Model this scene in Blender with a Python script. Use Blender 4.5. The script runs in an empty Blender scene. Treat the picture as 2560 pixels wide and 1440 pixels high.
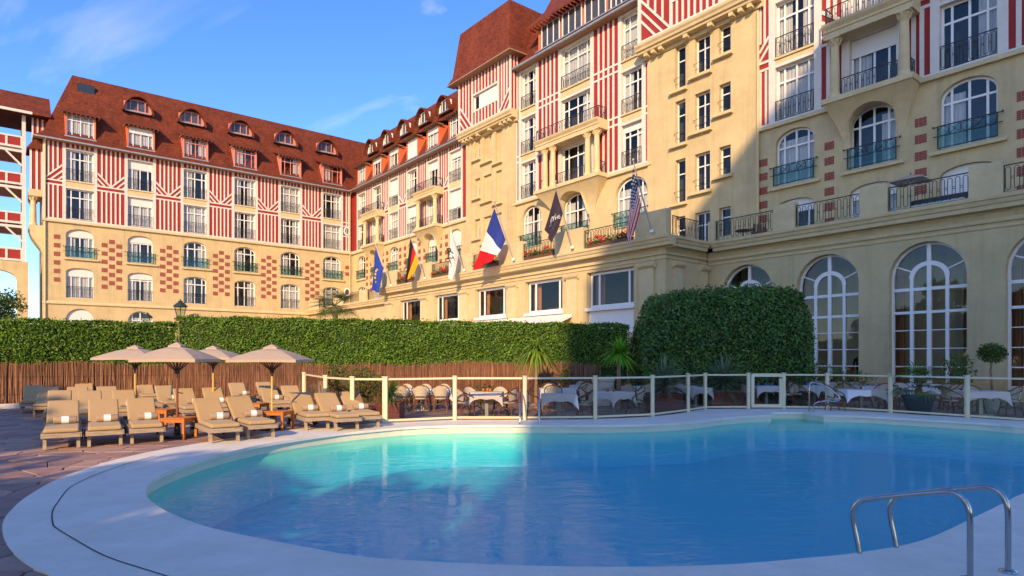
import bpy, math, random
from mathutils import Vector, Matrix
from mathutils.geometry import tessellate_polygon
random.seed(7)
R = math.radians
scene = bpy.context.scene
col = scene.collection
# ---------------------------------------------------------------- camera, sky, sun, exposure
F, HY, CX, CZ = 1578.0, 899.0, 1280.0, 1.65      # focal length, horizon row, centre column (photo pixels), eye height (m)
cam = bpy.data.objects.new('camera', bpy.data.cameras.new('camera'))
col.objects.link(cam)
cam.location = (0, 0, CZ); cam.rotation_euler = (R(90), 0, 0)
cam.data.sensor_width = 36; cam.data.lens = 36 * F / 2560
cam.data.shift_y = (HY - 720) / 2560
cam.data.clip_start = 0.05; cam.data.clip_end = 3000
scene.camera = cam
SUN_EL = R(22); SUN_H = Vector((-0.20, -0.98, 0)).normalized()
world = bpy.data.worlds.new('World'); scene.world = world; world.use_nodes = True
wn, wl = world.node_tree.nodes, world.node_tree.links
for n in list(wn): wn.remove(n)
w_out = wn.new('ShaderNodeOutputWorld'); w_bg = wn.new('ShaderNodeBackground')
sky = wn.new('ShaderNodeTexSky'); sky.sky_type = 'NISHITA'; sky.sun_disc = False
sky.sun_elevation = SUN_EL; sky.sun_rotation = math.atan2(SUN_H.x, SUN_H.y); sky.ozone_density = 6.0; sky.dust_density = 0.4; sky.air_density = 1.0
w_bg.inputs['Strength'].default_value = 0.15
# thin cirrus streaks across the sky
w_tc = wn.new('ShaderNodeTexCoord'); w_map = wn.new('ShaderNodeMapping')
w_map.inputs['Rotation'].default_value = (0.3, 0.5, 0.55); w_map.inputs['Scale'].default_value = (1.0, 7.0, 2.6)
w_no = wn.new('ShaderNodeTexNoise'); w_no.inputs['Scale'].default_value = 1.35; w_no.inputs['Detail'].default_value = 7; w_no.inputs['Distortion'].default_value = 0.5
w_no2 = wn.new('ShaderNodeTexNoise'); w_no2.inputs['Scale'].default_value = 1.7; w_no2.inputs['Detail'].default_value = 2
w_rp = wn.new('ShaderNodeValToRGB'); w_rp.color_ramp.elements[0].position = 0.56; w_rp.color_ramp.elements[1].position = 0.80
w_rp2 = wn.new('ShaderNodeValToRGB'); w_rp2.color_ramp.elements[0].position = 0.50; w_rp2.color_ramp.elements[1].position = 0.64
w_mu = wn.new('ShaderNodeMath'); w_mu.operation = 'MULTIPLY'
w_mu2 = wn.new('ShaderNodeMath'); w_mu2.operation = 'MULTIPLY'; w_mu2.inputs[1].default_value = 0.75
w_mix = wn.new('ShaderNodeMixRGB'); w_mix.inputs['Color2'].default_value = (5.2, 5.0, 4.9, 1)
w_hs = wn.new('ShaderNodeHueSaturation'); w_hs.inputs['Hue'].default_value = 0.511; w_hs.inputs['Saturation'].default_value = 1.16; w_hs.inputs['Value'].default_value = 1.0
wl.new(sky.outputs['Color'], w_hs.inputs['Color'])
wl.new(w_tc.outputs['Generated'], w_map.inputs['Vector']); wl.new(w_map.outputs['Vector'], w_no.inputs['Vector'])
wl.new(w_tc.outputs['Generated'], w_no2.inputs['Vector'])
wl.new(w_no.outputs['Fac'], w_rp.inputs['Fac']); wl.new(w_no2.outputs['Fac'], w_rp2.inputs['Fac'])
wl.new(w_rp.outputs['Color'], w_mu.inputs[0]); wl.new(w_rp2.outputs['Color'], w_mu.inputs[1])
wl.new(w_mu.outputs[0], w_mu2.inputs[0]); wl.new(w_mu2.outputs[0], w_mix.inputs['Fac'])
wl.new(w_hs.outputs['Color'], w_mix.inputs['Color1']); wl.new(w_mix.outputs['Color'], w_bg.inputs['Color'])
wl.new(w_bg.outputs['Background'], w_out.inputs['Surface'])
sun = bpy.data.objects.new('sun', bpy.data.lights.new('sun', 'SUN')); col.objects.link(sun)
sun.data.energy = 2.5; sun.data.angle = R(0.55); sun.data.color = (1.0, 0.78, 0.50)
sun_dir = Vector((-SUN_H.x * math.cos(SUN_EL), -SUN_H.y * math.cos(SUN_EL), -math.sin(SUN_EL)))
sun.rotation_euler = sun_dir.to_track_quat('-Z', 'Y').to_euler()
sun.location = (-10, -40, 40)
vs = scene.view_settings
vs.view_transform = 'Standard'; vs.look = 'None'; vs.gamma = 1.0; vs.exposure = 1.24; vs.use_curve_mapping = False
vs.use_white_balance = True; vs.white_balance_temperature = 8000; vs.white_balance_tint = 12
# ---------------------------------------------------------------- photo pixel -> place
TH = math.atan((CX - 9) / F); SN, CS = math.sin(TH), math.cos(TH)
A = Vector((-SN, CS, 0)); N = Vector((-CS, -SN, 0))      # along the long facade (away), out of the long facade
C0, SL = 32.0, 77.2                                      # eye to arcade wall; eye to wing wall (m)
def gnd(x, y, z=0.0):
    t = F * (CZ - z) / (y - HY); return Vector(((x - CX) / F * t, t, z))
def at(x, y, t):
    return Vector(((x - CX) / F * t, t, CZ + (HY - y) / F * t))
def mx(x, b=-3.5):                                       # pixel column -> facade x on the plane b metres out
    u = (x - CX) / F; t = (C0 - b) / (CS * u + SN); return -t * (-SN * u + CS)
def mz(x, y, b=-3.5):
    u = (x - CX) / F; t = (C0 - b) / (CS * u + SN); return CZ + (HY - y) / F * t
def lx(x, d=0.0):
    u = (x - CX) / F; t = (SL - d) / (-SN * u + CS); return -(C0 - t * (CS * u + SN))
def lz(x, y, d=0.0):
    u = (x - CX) / F; t = (SL - d) / (-SN * u + CS); return CZ + (HY - y) / F * t
# ---------------------------------------------------------------- mesh helpers
class M:
    def __init__(s): s.v = []; s.f = []; s.mi = []; s.cur = 0
    def add(s, vs, fs):
        o = len(s.v); s.v += [tuple(p) for p in vs]
        for f in fs: s.f.append([i + o for i in f]); s.mi.append(s.cur)
        return s
    def box(s, x0, x1, y0, y1, z0, z1):
        return s.add([(x0,y0,z0),(x1,y0,z0),(x1,y1,z0),(x0,y1,z0),(x0,y0,z1),(x1,y0,z1),(x1,y1,z1),(x0,y1,z1)],
                     [(0,3,2,1),(4,5,6,7),(0,1,5,4),(1,2,6,5),(2,3,7,6),(3,0,4,7)])
    def poly(s, pts): return s.add(pts, [tuple(range(len(pts)))])
    def prism(s, pts, axis, a, b):                        # 2-D outline pushed along an axis from a to b
        def P(p, t):
            return (t, p[0], p[1]) if axis == 'x' else ((p[0], t, p[1]) if axis == 'y' else (p[0], p[1], t))
        n = len(pts)
        return s.add([P(p, a) for p in pts] + [P(p, b) for p in pts],
                     [tuple(range(n))[::-1], tuple(range(n, 2*n))] + [(i, (i+1) % n, n+(i+1) % n, n+i) for i in range(n)])
    def bar(s, p, q, w, h, up=Vector((0, 0, 1))):         # square bar between two points
        p, q = Vector(p), Vector(q); d = (q - p).normalized()
        a = d.cross(up)
        if a.length < 1e-4: a = d.cross(Vector((0, 1, 0)))
        a.normalize(); b = a.cross(d)
        vs = [c + a*sx*w/2 + b*sy*h/2 for c in (p, q) for sx, sy in ((-1,-1),(1,-1),(1,1),(-1,1))]
        return s.add(vs, [(0,1,2,3),(7,6,5,4),(0,4,5,1),(1,5,6,2),(2,6,7,3),(3,7,4,0)])
    def tube(s, path, r, n=8, closed=False, cap=True):
        path = [Vector(p) for p in path]; k = len(path)
        rr = r if isinstance(r, (list, tuple)) else [r] * k
        T = []
        for i in range(k):
            a = path[(i-1) % k] if (closed or i > 0) else path[i]
            b = path[(i+1) % k] if (closed or i < k-1) else path[i]
            T.append((b - a).normalized())
        up = Vector((0, 0, 1)) if abs(T[0].z) < 0.9 else Vector((0, 1, 0))
        a = T[0].cross(up).normalized(); vs = []
        for i in range(k):
            a = (a - T[i] * a.dot(T[i])).normalized(); b = T[i].cross(a)
            for j in range(n):
                t = 2 * math.pi * j / n
                vs.append(path[i] + (a * math.cos(t) + b * math.sin(t)) * rr[i])
        fs = []
        for i in range(k if closed else k - 1):
            i2 = (i + 1) % k
            for j in range(n): fs.append((i*n+j, i*n+(j+1) % n, i2*n+(j+1) % n, i2*n+j))
        if cap and not closed: fs += [tuple(range(n))[::-1], tuple(range((k-1)*n, k*n))]
        return s.add(vs, fs)
    def lathe(s, prof, n=16, c=(0, 0, 0)):
        vs = [(c[0]+r*math.cos(2*math.pi*j/n), c[1]+r*math.sin(2*math.pi*j/n), c[2]+z) for r, z in prof for j in range(n)]
        fs = [(i*n+j, i*n+(j+1) % n, (i+1)*n+(j+1) % n, (i+1)*n+j) for i in range(len(prof)-1) for j in range(n)]
        return s.add(vs, fs + [tuple(range(n))[::-1], tuple(range((len(prof)-1)*n, len(prof)*n))])
    def rings(s, rings, closed=True, cap=True):           # loft through rings of equal count
        n = len(rings[0]); fs = []
        for i in range(len(rings)-1):
            for j in range(n if closed else n-1): fs.append((i*n+j, i*n+(j+1) % n, (i+1)*n+(j+1) % n, (i+1)*n+j))
        if cap: fs += [tuple(range(n))[::-1], tuple(range((len(rings)-1)*n, len(rings)*n))]
        return s.add([p for r in rings for p in r], fs)
    def mesh(s, name, mats, smooth=False):
        me = bpy.data.meshes.new(name); me.from_pydata(s.v, [], s.f)
        for m in (mats if isinstance(mats, (list, tuple)) else [mats]): me.materials.append(m)
        if any(s.mi): me.polygons.foreach_set('material_index', s.mi)
        if smooth: me.polygons.foreach_set('use_smooth', [True] * len(s.f))
        me.update(); return me
    def build(s, name, mats, parent=None, loc=None, rz=0.0, smooth=False):
        return put(name, s.mesh(name, mats, smooth), parent, loc, rz)
def put(name, me, parent=None, loc=None, rz=0.0):
    o = bpy.data.objects.new(name, me); col.objects.link(o)
    if parent: o.parent = parent
    if loc is not None: o.location = loc
    if rz: o.rotation_euler = (0, 0, rz)
    return o
def tag(o, label=None, cat=None, group=None, kind=None):
    if label: o['label'] = label
    if cat: o['category'] = cat
    if group: o['group'] = group
    if kind: o['kind'] = kind
    return o
def thing(name, label, cat, loc=(0,0,0), rz=0.0, group=None):
    o = bpy.data.objects.new(name, None); col.objects.link(o)
    o.location = loc; o.rotation_euler = (0, 0, rz); o.empty_display_size = 0.3
    return tag(o, label, cat, group)
def copy_tree(o, parent=None, loc=None, rz=None, label=None, group=None):
    c = o.copy(); col.objects.link(c); c.parent = parent
    if loc is not None: c.location = loc
    if rz is not None: c.rotation_euler = (0, 0, rz)
    if label: c['label'] = label
    if group: c['group'] = group
    for ch in KIDS.get(o.name, []): copy_tree(ch, c)
    return c
KIDS = {}
def note_kids(*roots):                                    # remember the children of prototypes once
    for r in roots:
        st = [r]
        while st:
            o = st.pop(); KIDS[o.name] = list(o.children); st += KIDS[o.name]
def bevel(o, w, seg=2):
    m = o.modifiers.new('bevel', 'BEVEL'); m.width = w; m.segments = seg; m.limit_method = 'ANGLE'; return o
def smooth_line(pts, n, closed=True):                     # Catmull-Rom
    k = len(pts); out = []
    for i in range(k if closed else k-1):
        p = [pts[(i+j) % k] if closed else pts[min(max(i+j, 0), k-1)] for j in (-1, 0, 1, 2)]
        for q in range(n):
            t = q / n
            out.append(0.5*((2*p[1]) + (p[2]-p[0])*t + (2*p[0]-5*p[1]+4*p[2]-p[3])*t*t + (3*p[1]-p[0]-3*p[2]+p[3])*t*t*t))
    if not closed: out.append(pts[-1])
    return out
# ---------------------------------------------------------------- materials
def nodes(name):
    m = bpy.data.materials.new(name); m.use_nodes = True
    nt = m.node_tree; return m, nt.nodes, nt.links, nt.nodes['Principled BSDF']
def mat(name, c, rough=0.7, var=0.12, scale=3.0, bump=0.0, bscale=40.0, metal=0.0, c2=None, spec=0.4, coords='Object', stretch=None, trans=0.0, sheen=0.0, stain=0.0):
    m, nn, ll, bs = nodes(name)
    if coords == 'World': src = nn.new('ShaderNodeNewGeometry').outputs['Position']
    else: src = nn.new('ShaderNodeTexCoord').outputs[coords]
    if stretch:
        mp = nn.new('ShaderNodeMapping'); mp.inputs['Scale'].default_value = stretch; ll.new(src, mp.inputs['Vector']); src = mp.outputs['Vector']
    no = nn.new('ShaderNodeTexNoise'); no.inputs['Scale'].default_value = scale; no.inputs['Detail'].default_value = 6; no.inputs['Roughness'].default_value = 0.65
    ll.new(src, no.inputs['Vector'])
    mix = nn.new('ShaderNodeMixRGB')
    a = [max(0, v * (1 - var)) for v in c]; b = list(c2) if c2 else [min(1, v * (1 + var)) for v in c]
    mix.inputs['Color1'].default_value = (*a, 1); mix.inputs['Color2'].default_value = (*b, 1)
    rp = nn.new('ShaderNodeMapRange'); rp.inputs['From Min'].default_value = 0.3; rp.inputs['From Max'].default_value = 0.7
    ll.new(no.outputs['Fac'], rp.inputs['Value']); ll.new(rp.outputs['Result'], mix.inputs['Fac'])
    csrc = mix.outputs['Color']
    if stain:
        n3 = nn.new('ShaderNodeTexNoise'); n3.inputs['Scale'].default_value = 5.5; n3.inputs['Detail'].default_value = 9; n3.inputs['Roughness'].default_value = 0.78; ll.new(src, n3.inputs['Vector'])
        m3 = nn.new('ShaderNodeMapRange'); m3.inputs['From Min'].default_value = 0.54; m3.inputs['From Max'].default_value = 0.74; m3.inputs['To Min'].default_value = 1; m3.inputs['To Max'].default_value = 1-stain; ll.new(n3.outputs['Fac'], m3.inputs['Value'])
        x3 = nn.new('ShaderNodeMixRGB'); x3.blend_type = 'MULTIPLY'; x3.inputs['Fac'].default_value = 1; ll.new(csrc, x3.inputs['Color1']); ll.new(m3.outputs['Result'], x3.inputs['Color2']); csrc = x3.outputs['Color']
    ll.new(csrc, bs.inputs['Base Color'])
    bs.inputs['Roughness'].default_value = rough; bs.inputs['Metallic'].default_value = metal
    bs.inputs['Specular IOR Level'].default_value = spec
    if sheen: bs.inputs['Sheen Weight'].default_value = sheen
    if bump:
        n2 = nn.new('ShaderNodeTexNoise'); n2.inputs['Scale'].default_value = bscale; n2.inputs['Detail'].default_value = 4
        ll.new(src, n2.inputs['Vector'])
        bp = nn.new('ShaderNodeBump'); bp.inputs['Strength'].default_value = bump; bp.inputs['Distance'].default_value = 0.02
        ll.new(n2.outputs['Fac'], bp.inputs['Height']); ll.new(bp.outputs['Normal'], bs.inputs['Normal'])
    if trans:
        tr = nn.new('ShaderNodeBsdfTranslucent'); ll.new(mix.outputs['Color'], tr.inputs['Color'])
        ms = nn.new('ShaderNodeMixShader'); ms.inputs['Fac'].default_value = trans
        ll.new(bs.outputs['BSDF'], ms.inputs[1]); ll.new(tr.outputs['BSDF'], ms.inputs[2])
        ll.new(ms.outputs['Shader'], nn['Material Output'].inputs['Surface'])
    return m
def masonry(name, c, bw, bh, mortar, line, var, rough=0.85, bump=0.3, vert=True, msmooth=0.1, streak=0.80, lo=0.84, hi=1.1, nsc=0.55):   # stucco, tile: courses drawn from object x, z
    m, nn, ll, bs = nodes(name)
    tc = nn.new('ShaderNodeTexCoord'); sp = nn.new('ShaderNodeSeparateXYZ'); cb = nn.new('ShaderNodeCombineXYZ')
    ll.new(tc.outputs['Object'], sp.inputs[0])
    ad = nn.new('ShaderNodeMath'); ad.operation = 'ADD'; ll.new(sp.outputs['X'], ad.inputs[0]); ll.new(sp.outputs['Y'], ad.inputs[1])
    ll.new(ad.outputs[0], cb.inputs['X']); ll.new(sp.outputs['Z'], cb.inputs['Y'])
    bt = nn.new('ShaderNodeTexBrick'); bt.inputs['Scale'].default_value = 1.0
    bt.inputs['Brick Width'].default_value = bw; bt.inputs['Row Height'].default_value = bh; bt.inputs['Mortar Size'].default_value = mortar; bt.inputs['Mortar Smooth'].default_value = msmooth
    bt.inputs['Color1'].default_value = (*[v*(1-var) for v in c], 1); bt.inputs['Color2'].default_value = (*[min(1, v*(1+var)) for v in c], 1)
    bt.inputs['Mortar'].default_value = (*[v*line for v in c], 1)
    ll.new(cb.outputs[0], bt.inputs['Vector'])
    no = nn.new('ShaderNodeTexNoise'); no.inputs['Scale'].default_value = nsc; no.inputs['Detail'].default_value = 8; no.inputs['Roughness'].default_value = 0.7
    ll.new(tc.outputs['Object'], no.inputs['Vector'])
    mr = nn.new('ShaderNodeMapRange'); mr.inputs['From Min'].default_value = 0.3; mr.inputs['From Max'].default_value = 0.7; mr.inputs['To Min'].default_value = lo; mr.inputs['To Max'].default_value = hi
    ll.new(no.outputs['Fac'], mr.inputs['Value'])
    smp = nn.new('ShaderNodeMapping'); smp.inputs['Scale'].default_value = (1.6, 1.6, 0.09); ll.new(tc.outputs['Object'], smp.inputs['Vector'])
    sno = nn.new('ShaderNodeTexNoise'); sno.inputs['Scale'].default_value = 1.0; sno.inputs['Detail'].default_value = 7; sno.inputs['Roughness'].default_value = 0.75; ll.new(smp.outputs['Vector'], sno.inputs['Vector'])
    smr = nn.new('ShaderNodeMapRange'); smr.inputs['From Min'].default_value = 0.50; smr.inputs['From Max'].default_value = 0.72; smr.inputs['To Min'].default_value = 1.0; smr.inputs['To Max'].default_value = streak; ll.new(sno.outputs['Fac'], smr.inputs['Value'])
    mst = nn.new('ShaderNodeMath'); mst.operation = 'MULTIPLY'; ll.new(mr.outputs['Result'], mst.inputs[0]); ll.new(smr.outputs['Result'], mst.inputs[1])
    mu = nn.new('ShaderNodeMixRGB'); mu.blend_type = 'MULTIPLY'; mu.inputs['Fac'].default_value = 1
    ll.new(bt.outputs['Color'], mu.inputs['Color1']); ll.new(mst.outputs[0], mu.inputs['Color2'])
    ll.new(mu.outputs['Color'], bs.inputs['Base Color']); bs.inputs['Roughness'].default_value = rough; bs.inputs['Specular IOR Level'].default_value = 0.3
    n2 = nn.new('ShaderNodeTexNoise'); n2.inputs['Scale'].default_value = 25; n2.inputs['Detail'].default_value = 4; ll.new(tc.outputs['Object'], n2.inputs['Vector'])
    sb = nn.new('ShaderNodeMath'); sb.operation = 'SUBTRACT'; ll.new(n2.outputs['Fac'], sb.inputs[0]); ll.new(bt.outputs['Fac'], sb.inputs[1])
    bp = nn.new('ShaderNodeBump'); bp.inputs['Strength'].default_value = bump; bp.inputs['Distance'].default_value = 0.015
    ll.new(sb.outputs[0], bp.inputs['Height']); ll.new(bp.outputs['Normal'], bs.inputs['Normal'])
    return m
def schlick(nn, ll, f0, normal=None):                     # mirror share of a pane or of water, the same from both faces
    g = nn.new('ShaderNodeNewGeometry'); d = nn.new('ShaderNodeVectorMath'); d.operation = 'DOT_PRODUCT'
    ll.new(g.outputs['Incoming'], d.inputs[0]); ll.new(normal if normal else g.outputs['Normal'], d.inputs[1])
    out = d.outputs['Value']
    for op, v in (('ABSOLUTE', 0), ('SUBTRACT', 1), ('POWER', 5), ('MULTIPLY', 1-f0), ('ADD', f0)):
        m = nn.new('ShaderNodeMath'); m.operation = op; m.use_clamp = op == 'SUBTRACT'
        if op == 'SUBTRACT': m.inputs[0].default_value = 1; ll.new(out, m.inputs[1])
        else: ll.new(out, m.inputs[0]); m.inputs[1].default_value = v
        out = m.outputs[0]
    return out, g
def glassy(name, tint, ior=1.5, rough=0.01, wave=0.0):    # clear pane: mirror by Fresnel, else see-through
    m, nn, ll, bs = nodes(name); nn.remove(bs)
    fac, _g = schlick(nn, ll, ((ior-1)/(ior+1))**2)
    gl = nn.new('ShaderNodeBsdfGlossy'); gl.inputs['Roughness'].default_value = rough
    tr = nn.new('ShaderNodeBsdfTransparent'); tr.inputs['Color'].default_value = (*tint, 1)
    ms = nn.new('ShaderNodeMixShader'); ll.new(fac, ms.inputs['Fac']); ll.new(tr.outputs[0], ms.inputs[1]); ll.new(gl.outputs[0], ms.inputs[2])
    ll.new(ms.outputs[0], nn['Material Output'].inputs['Surface'])
    if wave:
        tc = nn.new('ShaderNodeTexCoord'); no = nn.new('ShaderNodeTexNoise'); no.inputs['Scale'].default_value = 1.2
        ll.new(tc.outputs['Object'], no.inputs['Vector'])
        bp = nn.new('ShaderNodeBump'); bp.inputs['Strength'].default_value = wave; bp.inputs['Distance'].default_value = 0.02
        ll.new(no.outputs['Fac'], bp.inputs['Height']); ll.new(bp.outputs['Normal'], gl.inputs['Normal'])
    return m
STUCCO = masonry('cream_stucco', (0.555, 0.425, 0.235), 1.15, 0.46, 0.006, 0.90, 0.02, bump=0.25, msmooth=0.6)
TRIM = mat('cream_trim', (0.58, 0.45, 0.255), 0.8, 0.10, 1.5, 0.2, 30, stain=0.22)
RED = mat('red_panel', (0.30, 0.022, 0.020), 0.75, 0.10, 1.2, 0.1, 20)
ORANGE = mat('orange_cheek', (0.62, 0.14, 0.06), 0.7, 0.1, 2)
WHITE = mat('white_timber', (0.63, 0.575, 0.52), 0.65, 0.06, 2.5, 0.12, 25, stain=0.14)
FRAME = mat('white_window_paint', (0.74, 0.72, 0.70), 0.45, 0.03, 3)
PINKF = mat('salmon_window_paint', (0.66, 0.22, 0.17), 0.5, 0.05, 3)
BLIND = mat('white_blind', (0.66, 0.64, 0.62), 0.6, 0.03, 3, stretch=(1, 1, 30))
TILE = masonry('roof_tile', (0.205, 0.040, 0.016), 0.20, 0.13, 0.014, 0.45, 0.30, rough=0.8, bump=0.6, streak=0.62, lo=0.66, hi=1.18, nsc=0.9)
EAVE = mat('eave_timber', (0.33, 0.20, 0.13), 0.8, 0.15, 4)
ZINC = mat('zinc', (0.33, 0.34, 0.35), 0.5, 0.15, 3, metal=0.5)
IRON = mat('black_iron', (0.022, 0.026, 0.028), 0.45, 0.2, 6)
PANE = glassy('window_glass', (0.86, 0.88, 0.90), 1.65, 0.01, 0.15)
BLUEGLASS = glassy('teal_guard_glass', (0.72, 0.86, 0.84), 1.5)
FENCEGLASS = glassy('smoked_fence_glass', (0.90, 0.87, 0.84), 1.35)
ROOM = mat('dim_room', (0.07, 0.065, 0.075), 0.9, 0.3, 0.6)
CURTAIN = mat('white_curtain', (0.74, 0.71, 0.66), 0.9, 0.06, 4, trans=0.3)
BRICK = mat('red_brick', (0.29, 0.060, 0.042), 0.85, 0.2, 9, 0.3, 60)
MORTAR = mat('brick_mortar', (0.52, 0.36, 0.26), 0.9, 0.1, 8)
# ================================================================ HOTEL
MAIN_O = -C0 * N; MAIN_R = math.atan2(-CS, SN)
WING_O = SL * A - C0 * N; WING_R = math.atan2(SN, CS)
def main_thing(name, label, cat): return thing(name, label, cat, MAIN_O, MAIN_R)
def arch_line(xa, xb, zt, rise, n=12):
    c, h = (xa+xb)/2, (xb-xa)/2
    return [(c - h*math.cos(math.pi*i/n), zt - rise + rise*math.sin(math.pi*i/n)) for i in range(n+1)]
def wall(m, x0, x1, z0, z1, y, ops, dep=0.32):            # wall sheet with real openings and their reveals
    xs = sorted({x0, x1, *[o[0] for o in ops], *[o[1] for o in ops]}); zs = sorted({z0, z1, *[o[2] for o in ops], *[o[3] for o in ops]})
    for i in range(len(xs)-1):
        for j in range(len(zs)-1):
            cx, cz = (xs[i]+xs[i+1])/2, (zs[j]+zs[j+1])/2
            if any(o[0] < cx < o[1] and o[2] < cz < o[3] for o in ops): continue
            m.poly([(xs[i],y,zs[j]),(xs[i+1],y,zs[j]),(xs[i+1],y,zs[j+1]),(xs[i],y,zs[j+1])])
    for o in ops:
        xa, xb, za, zb = o[:4]; r = o[4] if len(o) > 4 else 0
        if r:
            al = arch_line(xa, xb, zb, r)
            for k in range(len(al)-1):
                (p, q), (s, t) = al[k], al[k+1]
                m.poly([(p,y,q),(s,y,t),(s,y,zb),(p,y,zb)])
        else: al = [(xa, zb), (xb, zb)]
        line = [(xa, za)] + al + [(xb, za)]; m.cur = 1
        for k in range(len(line)):
            p, q = line[k], line[(k+1) % len(line)]
            m.poly([(p[0],y,p[1]),(p[0],y+dep,p[1]),(q[0],y+dep,q[1]),(q[0],y,q[1])])
        m.cur = 0
    return m
WC = {}
def win_meshes(w, h, rise, cols, trs, fmat, fw):
    key = (round(w,2), round(h,2), rise, tuple(cols), tuple(trs), fmat.name)
    if key in WC: return WC[key]
    top = lambda x: h - rise + rise*math.sqrt(max(0, 1-(x/(w/2))**2)) if rise else h
    m = M(); d0, d1 = 0.0, 0.07
    hj = h - rise
    m.box(-w/2, -w/2+fw, d0, d1, 0, hj); m.box(w/2-fw, w/2, d0, d1, 0, hj); m.box(-w/2+fw, w/2-fw, d0, d1, 0, fw)
    if rise:
        al = arch_line(-w/2, w/2, h, rise, 14); il = arch_line(-w/2+fw, w/2-fw, h-fw, max(0.02, rise-fw*0.6), 14)
        il = [(x, max(z, hj)) for x, z in il]
        for k in range(14):
            a, b, c, d = al[k], al[k+1], il[k+1], il[k]
            m.add([(a[0],d0,a[1]),(b[0],d0,b[1]),(c[0],d0,c[1]),(d[0],d0,d[1]),(c[0],d1,c[1]),(d[0],d1,d[1])], [(0,1,2,3),(3,2,4,5)])
    else: m.box(-w/2+fw, w/2-fw, d0, d1, h-fw, h)
    xs = [-w/2 + w*c for c in cols]
    for x in xs[1:-1]: m.box(x-fw*0.5, x+fw*0.5, d0+0.012, d1-0.01, fw, top(x)-fw*0.5)
    for t in trs: m.box(-w/2+fw, w/2-fw, d0+0.004, d1-0.005, h*t-fw*0.5, h*t+fw*0.5)
    frame = m.mesh('window', fmat)
    panes = []; zz = [0] + [h*t for t in trs] + [None]
    for i in range(len(xs)-1):
        for j in range(len(zz)-1):
            xa, xb, za = xs[i], xs[i+1], zz[j]
            q = M()
            if zz[j+1] is not None and (not rise or zz[j+1] <= hj + 0.01): pts = [(xa, za), (xb, za), (xb, zz[j+1]), (xa, zz[j+1])]
            else:
                e = 0.002; n = 6 if rise else 1
                pts = [(xa, za), (xb, za)] + [(x, max(za+0.02, top(max(min(x, w/2-e), -w/2+e)) if zz[j+1] is None else min(zz[j+1], top(x)))) for x in [xb+(xa-xb)*k/n for k in range(n+1)]]
            q.poly([(x, 0.035, z) for x, z in pts]); panes.append(q.mesh('pane', PANE))
    cur = []
    for side, wd in ((-1, 0.42), (1, 0.36), (0, 0.36), (0, 0.5)):
        q = M()
        for sd in ((-1, 1) if side == 0 else (side,)):
            x0, x1 = (-w/2+0.02, -w/2+w*wd) if sd < 0 else (w/2-w*wd, w/2-0.02)
            n = 14; pts = [(x0+(x1-x0)*k/n, 0.14+0.03*math.sin(k*2.3)) for k in range(n+1)]
            hh = h - rise*0.6 - 0.05
            for k in range(n): q.poly([(pts[k][0],pts[k][1],0.04),(pts[k+1][0],pts[k+1][1],0.04),(pts[k+1][0],pts[k+1][1],hh),(pts[k][0],pts[k][1],hh)])
        cur.append(q.mesh('curtain', CURTAIN, True))
    bl = {}
    WC[key] = (frame, panes, cur, bl, top)
    return WC[key]
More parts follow.
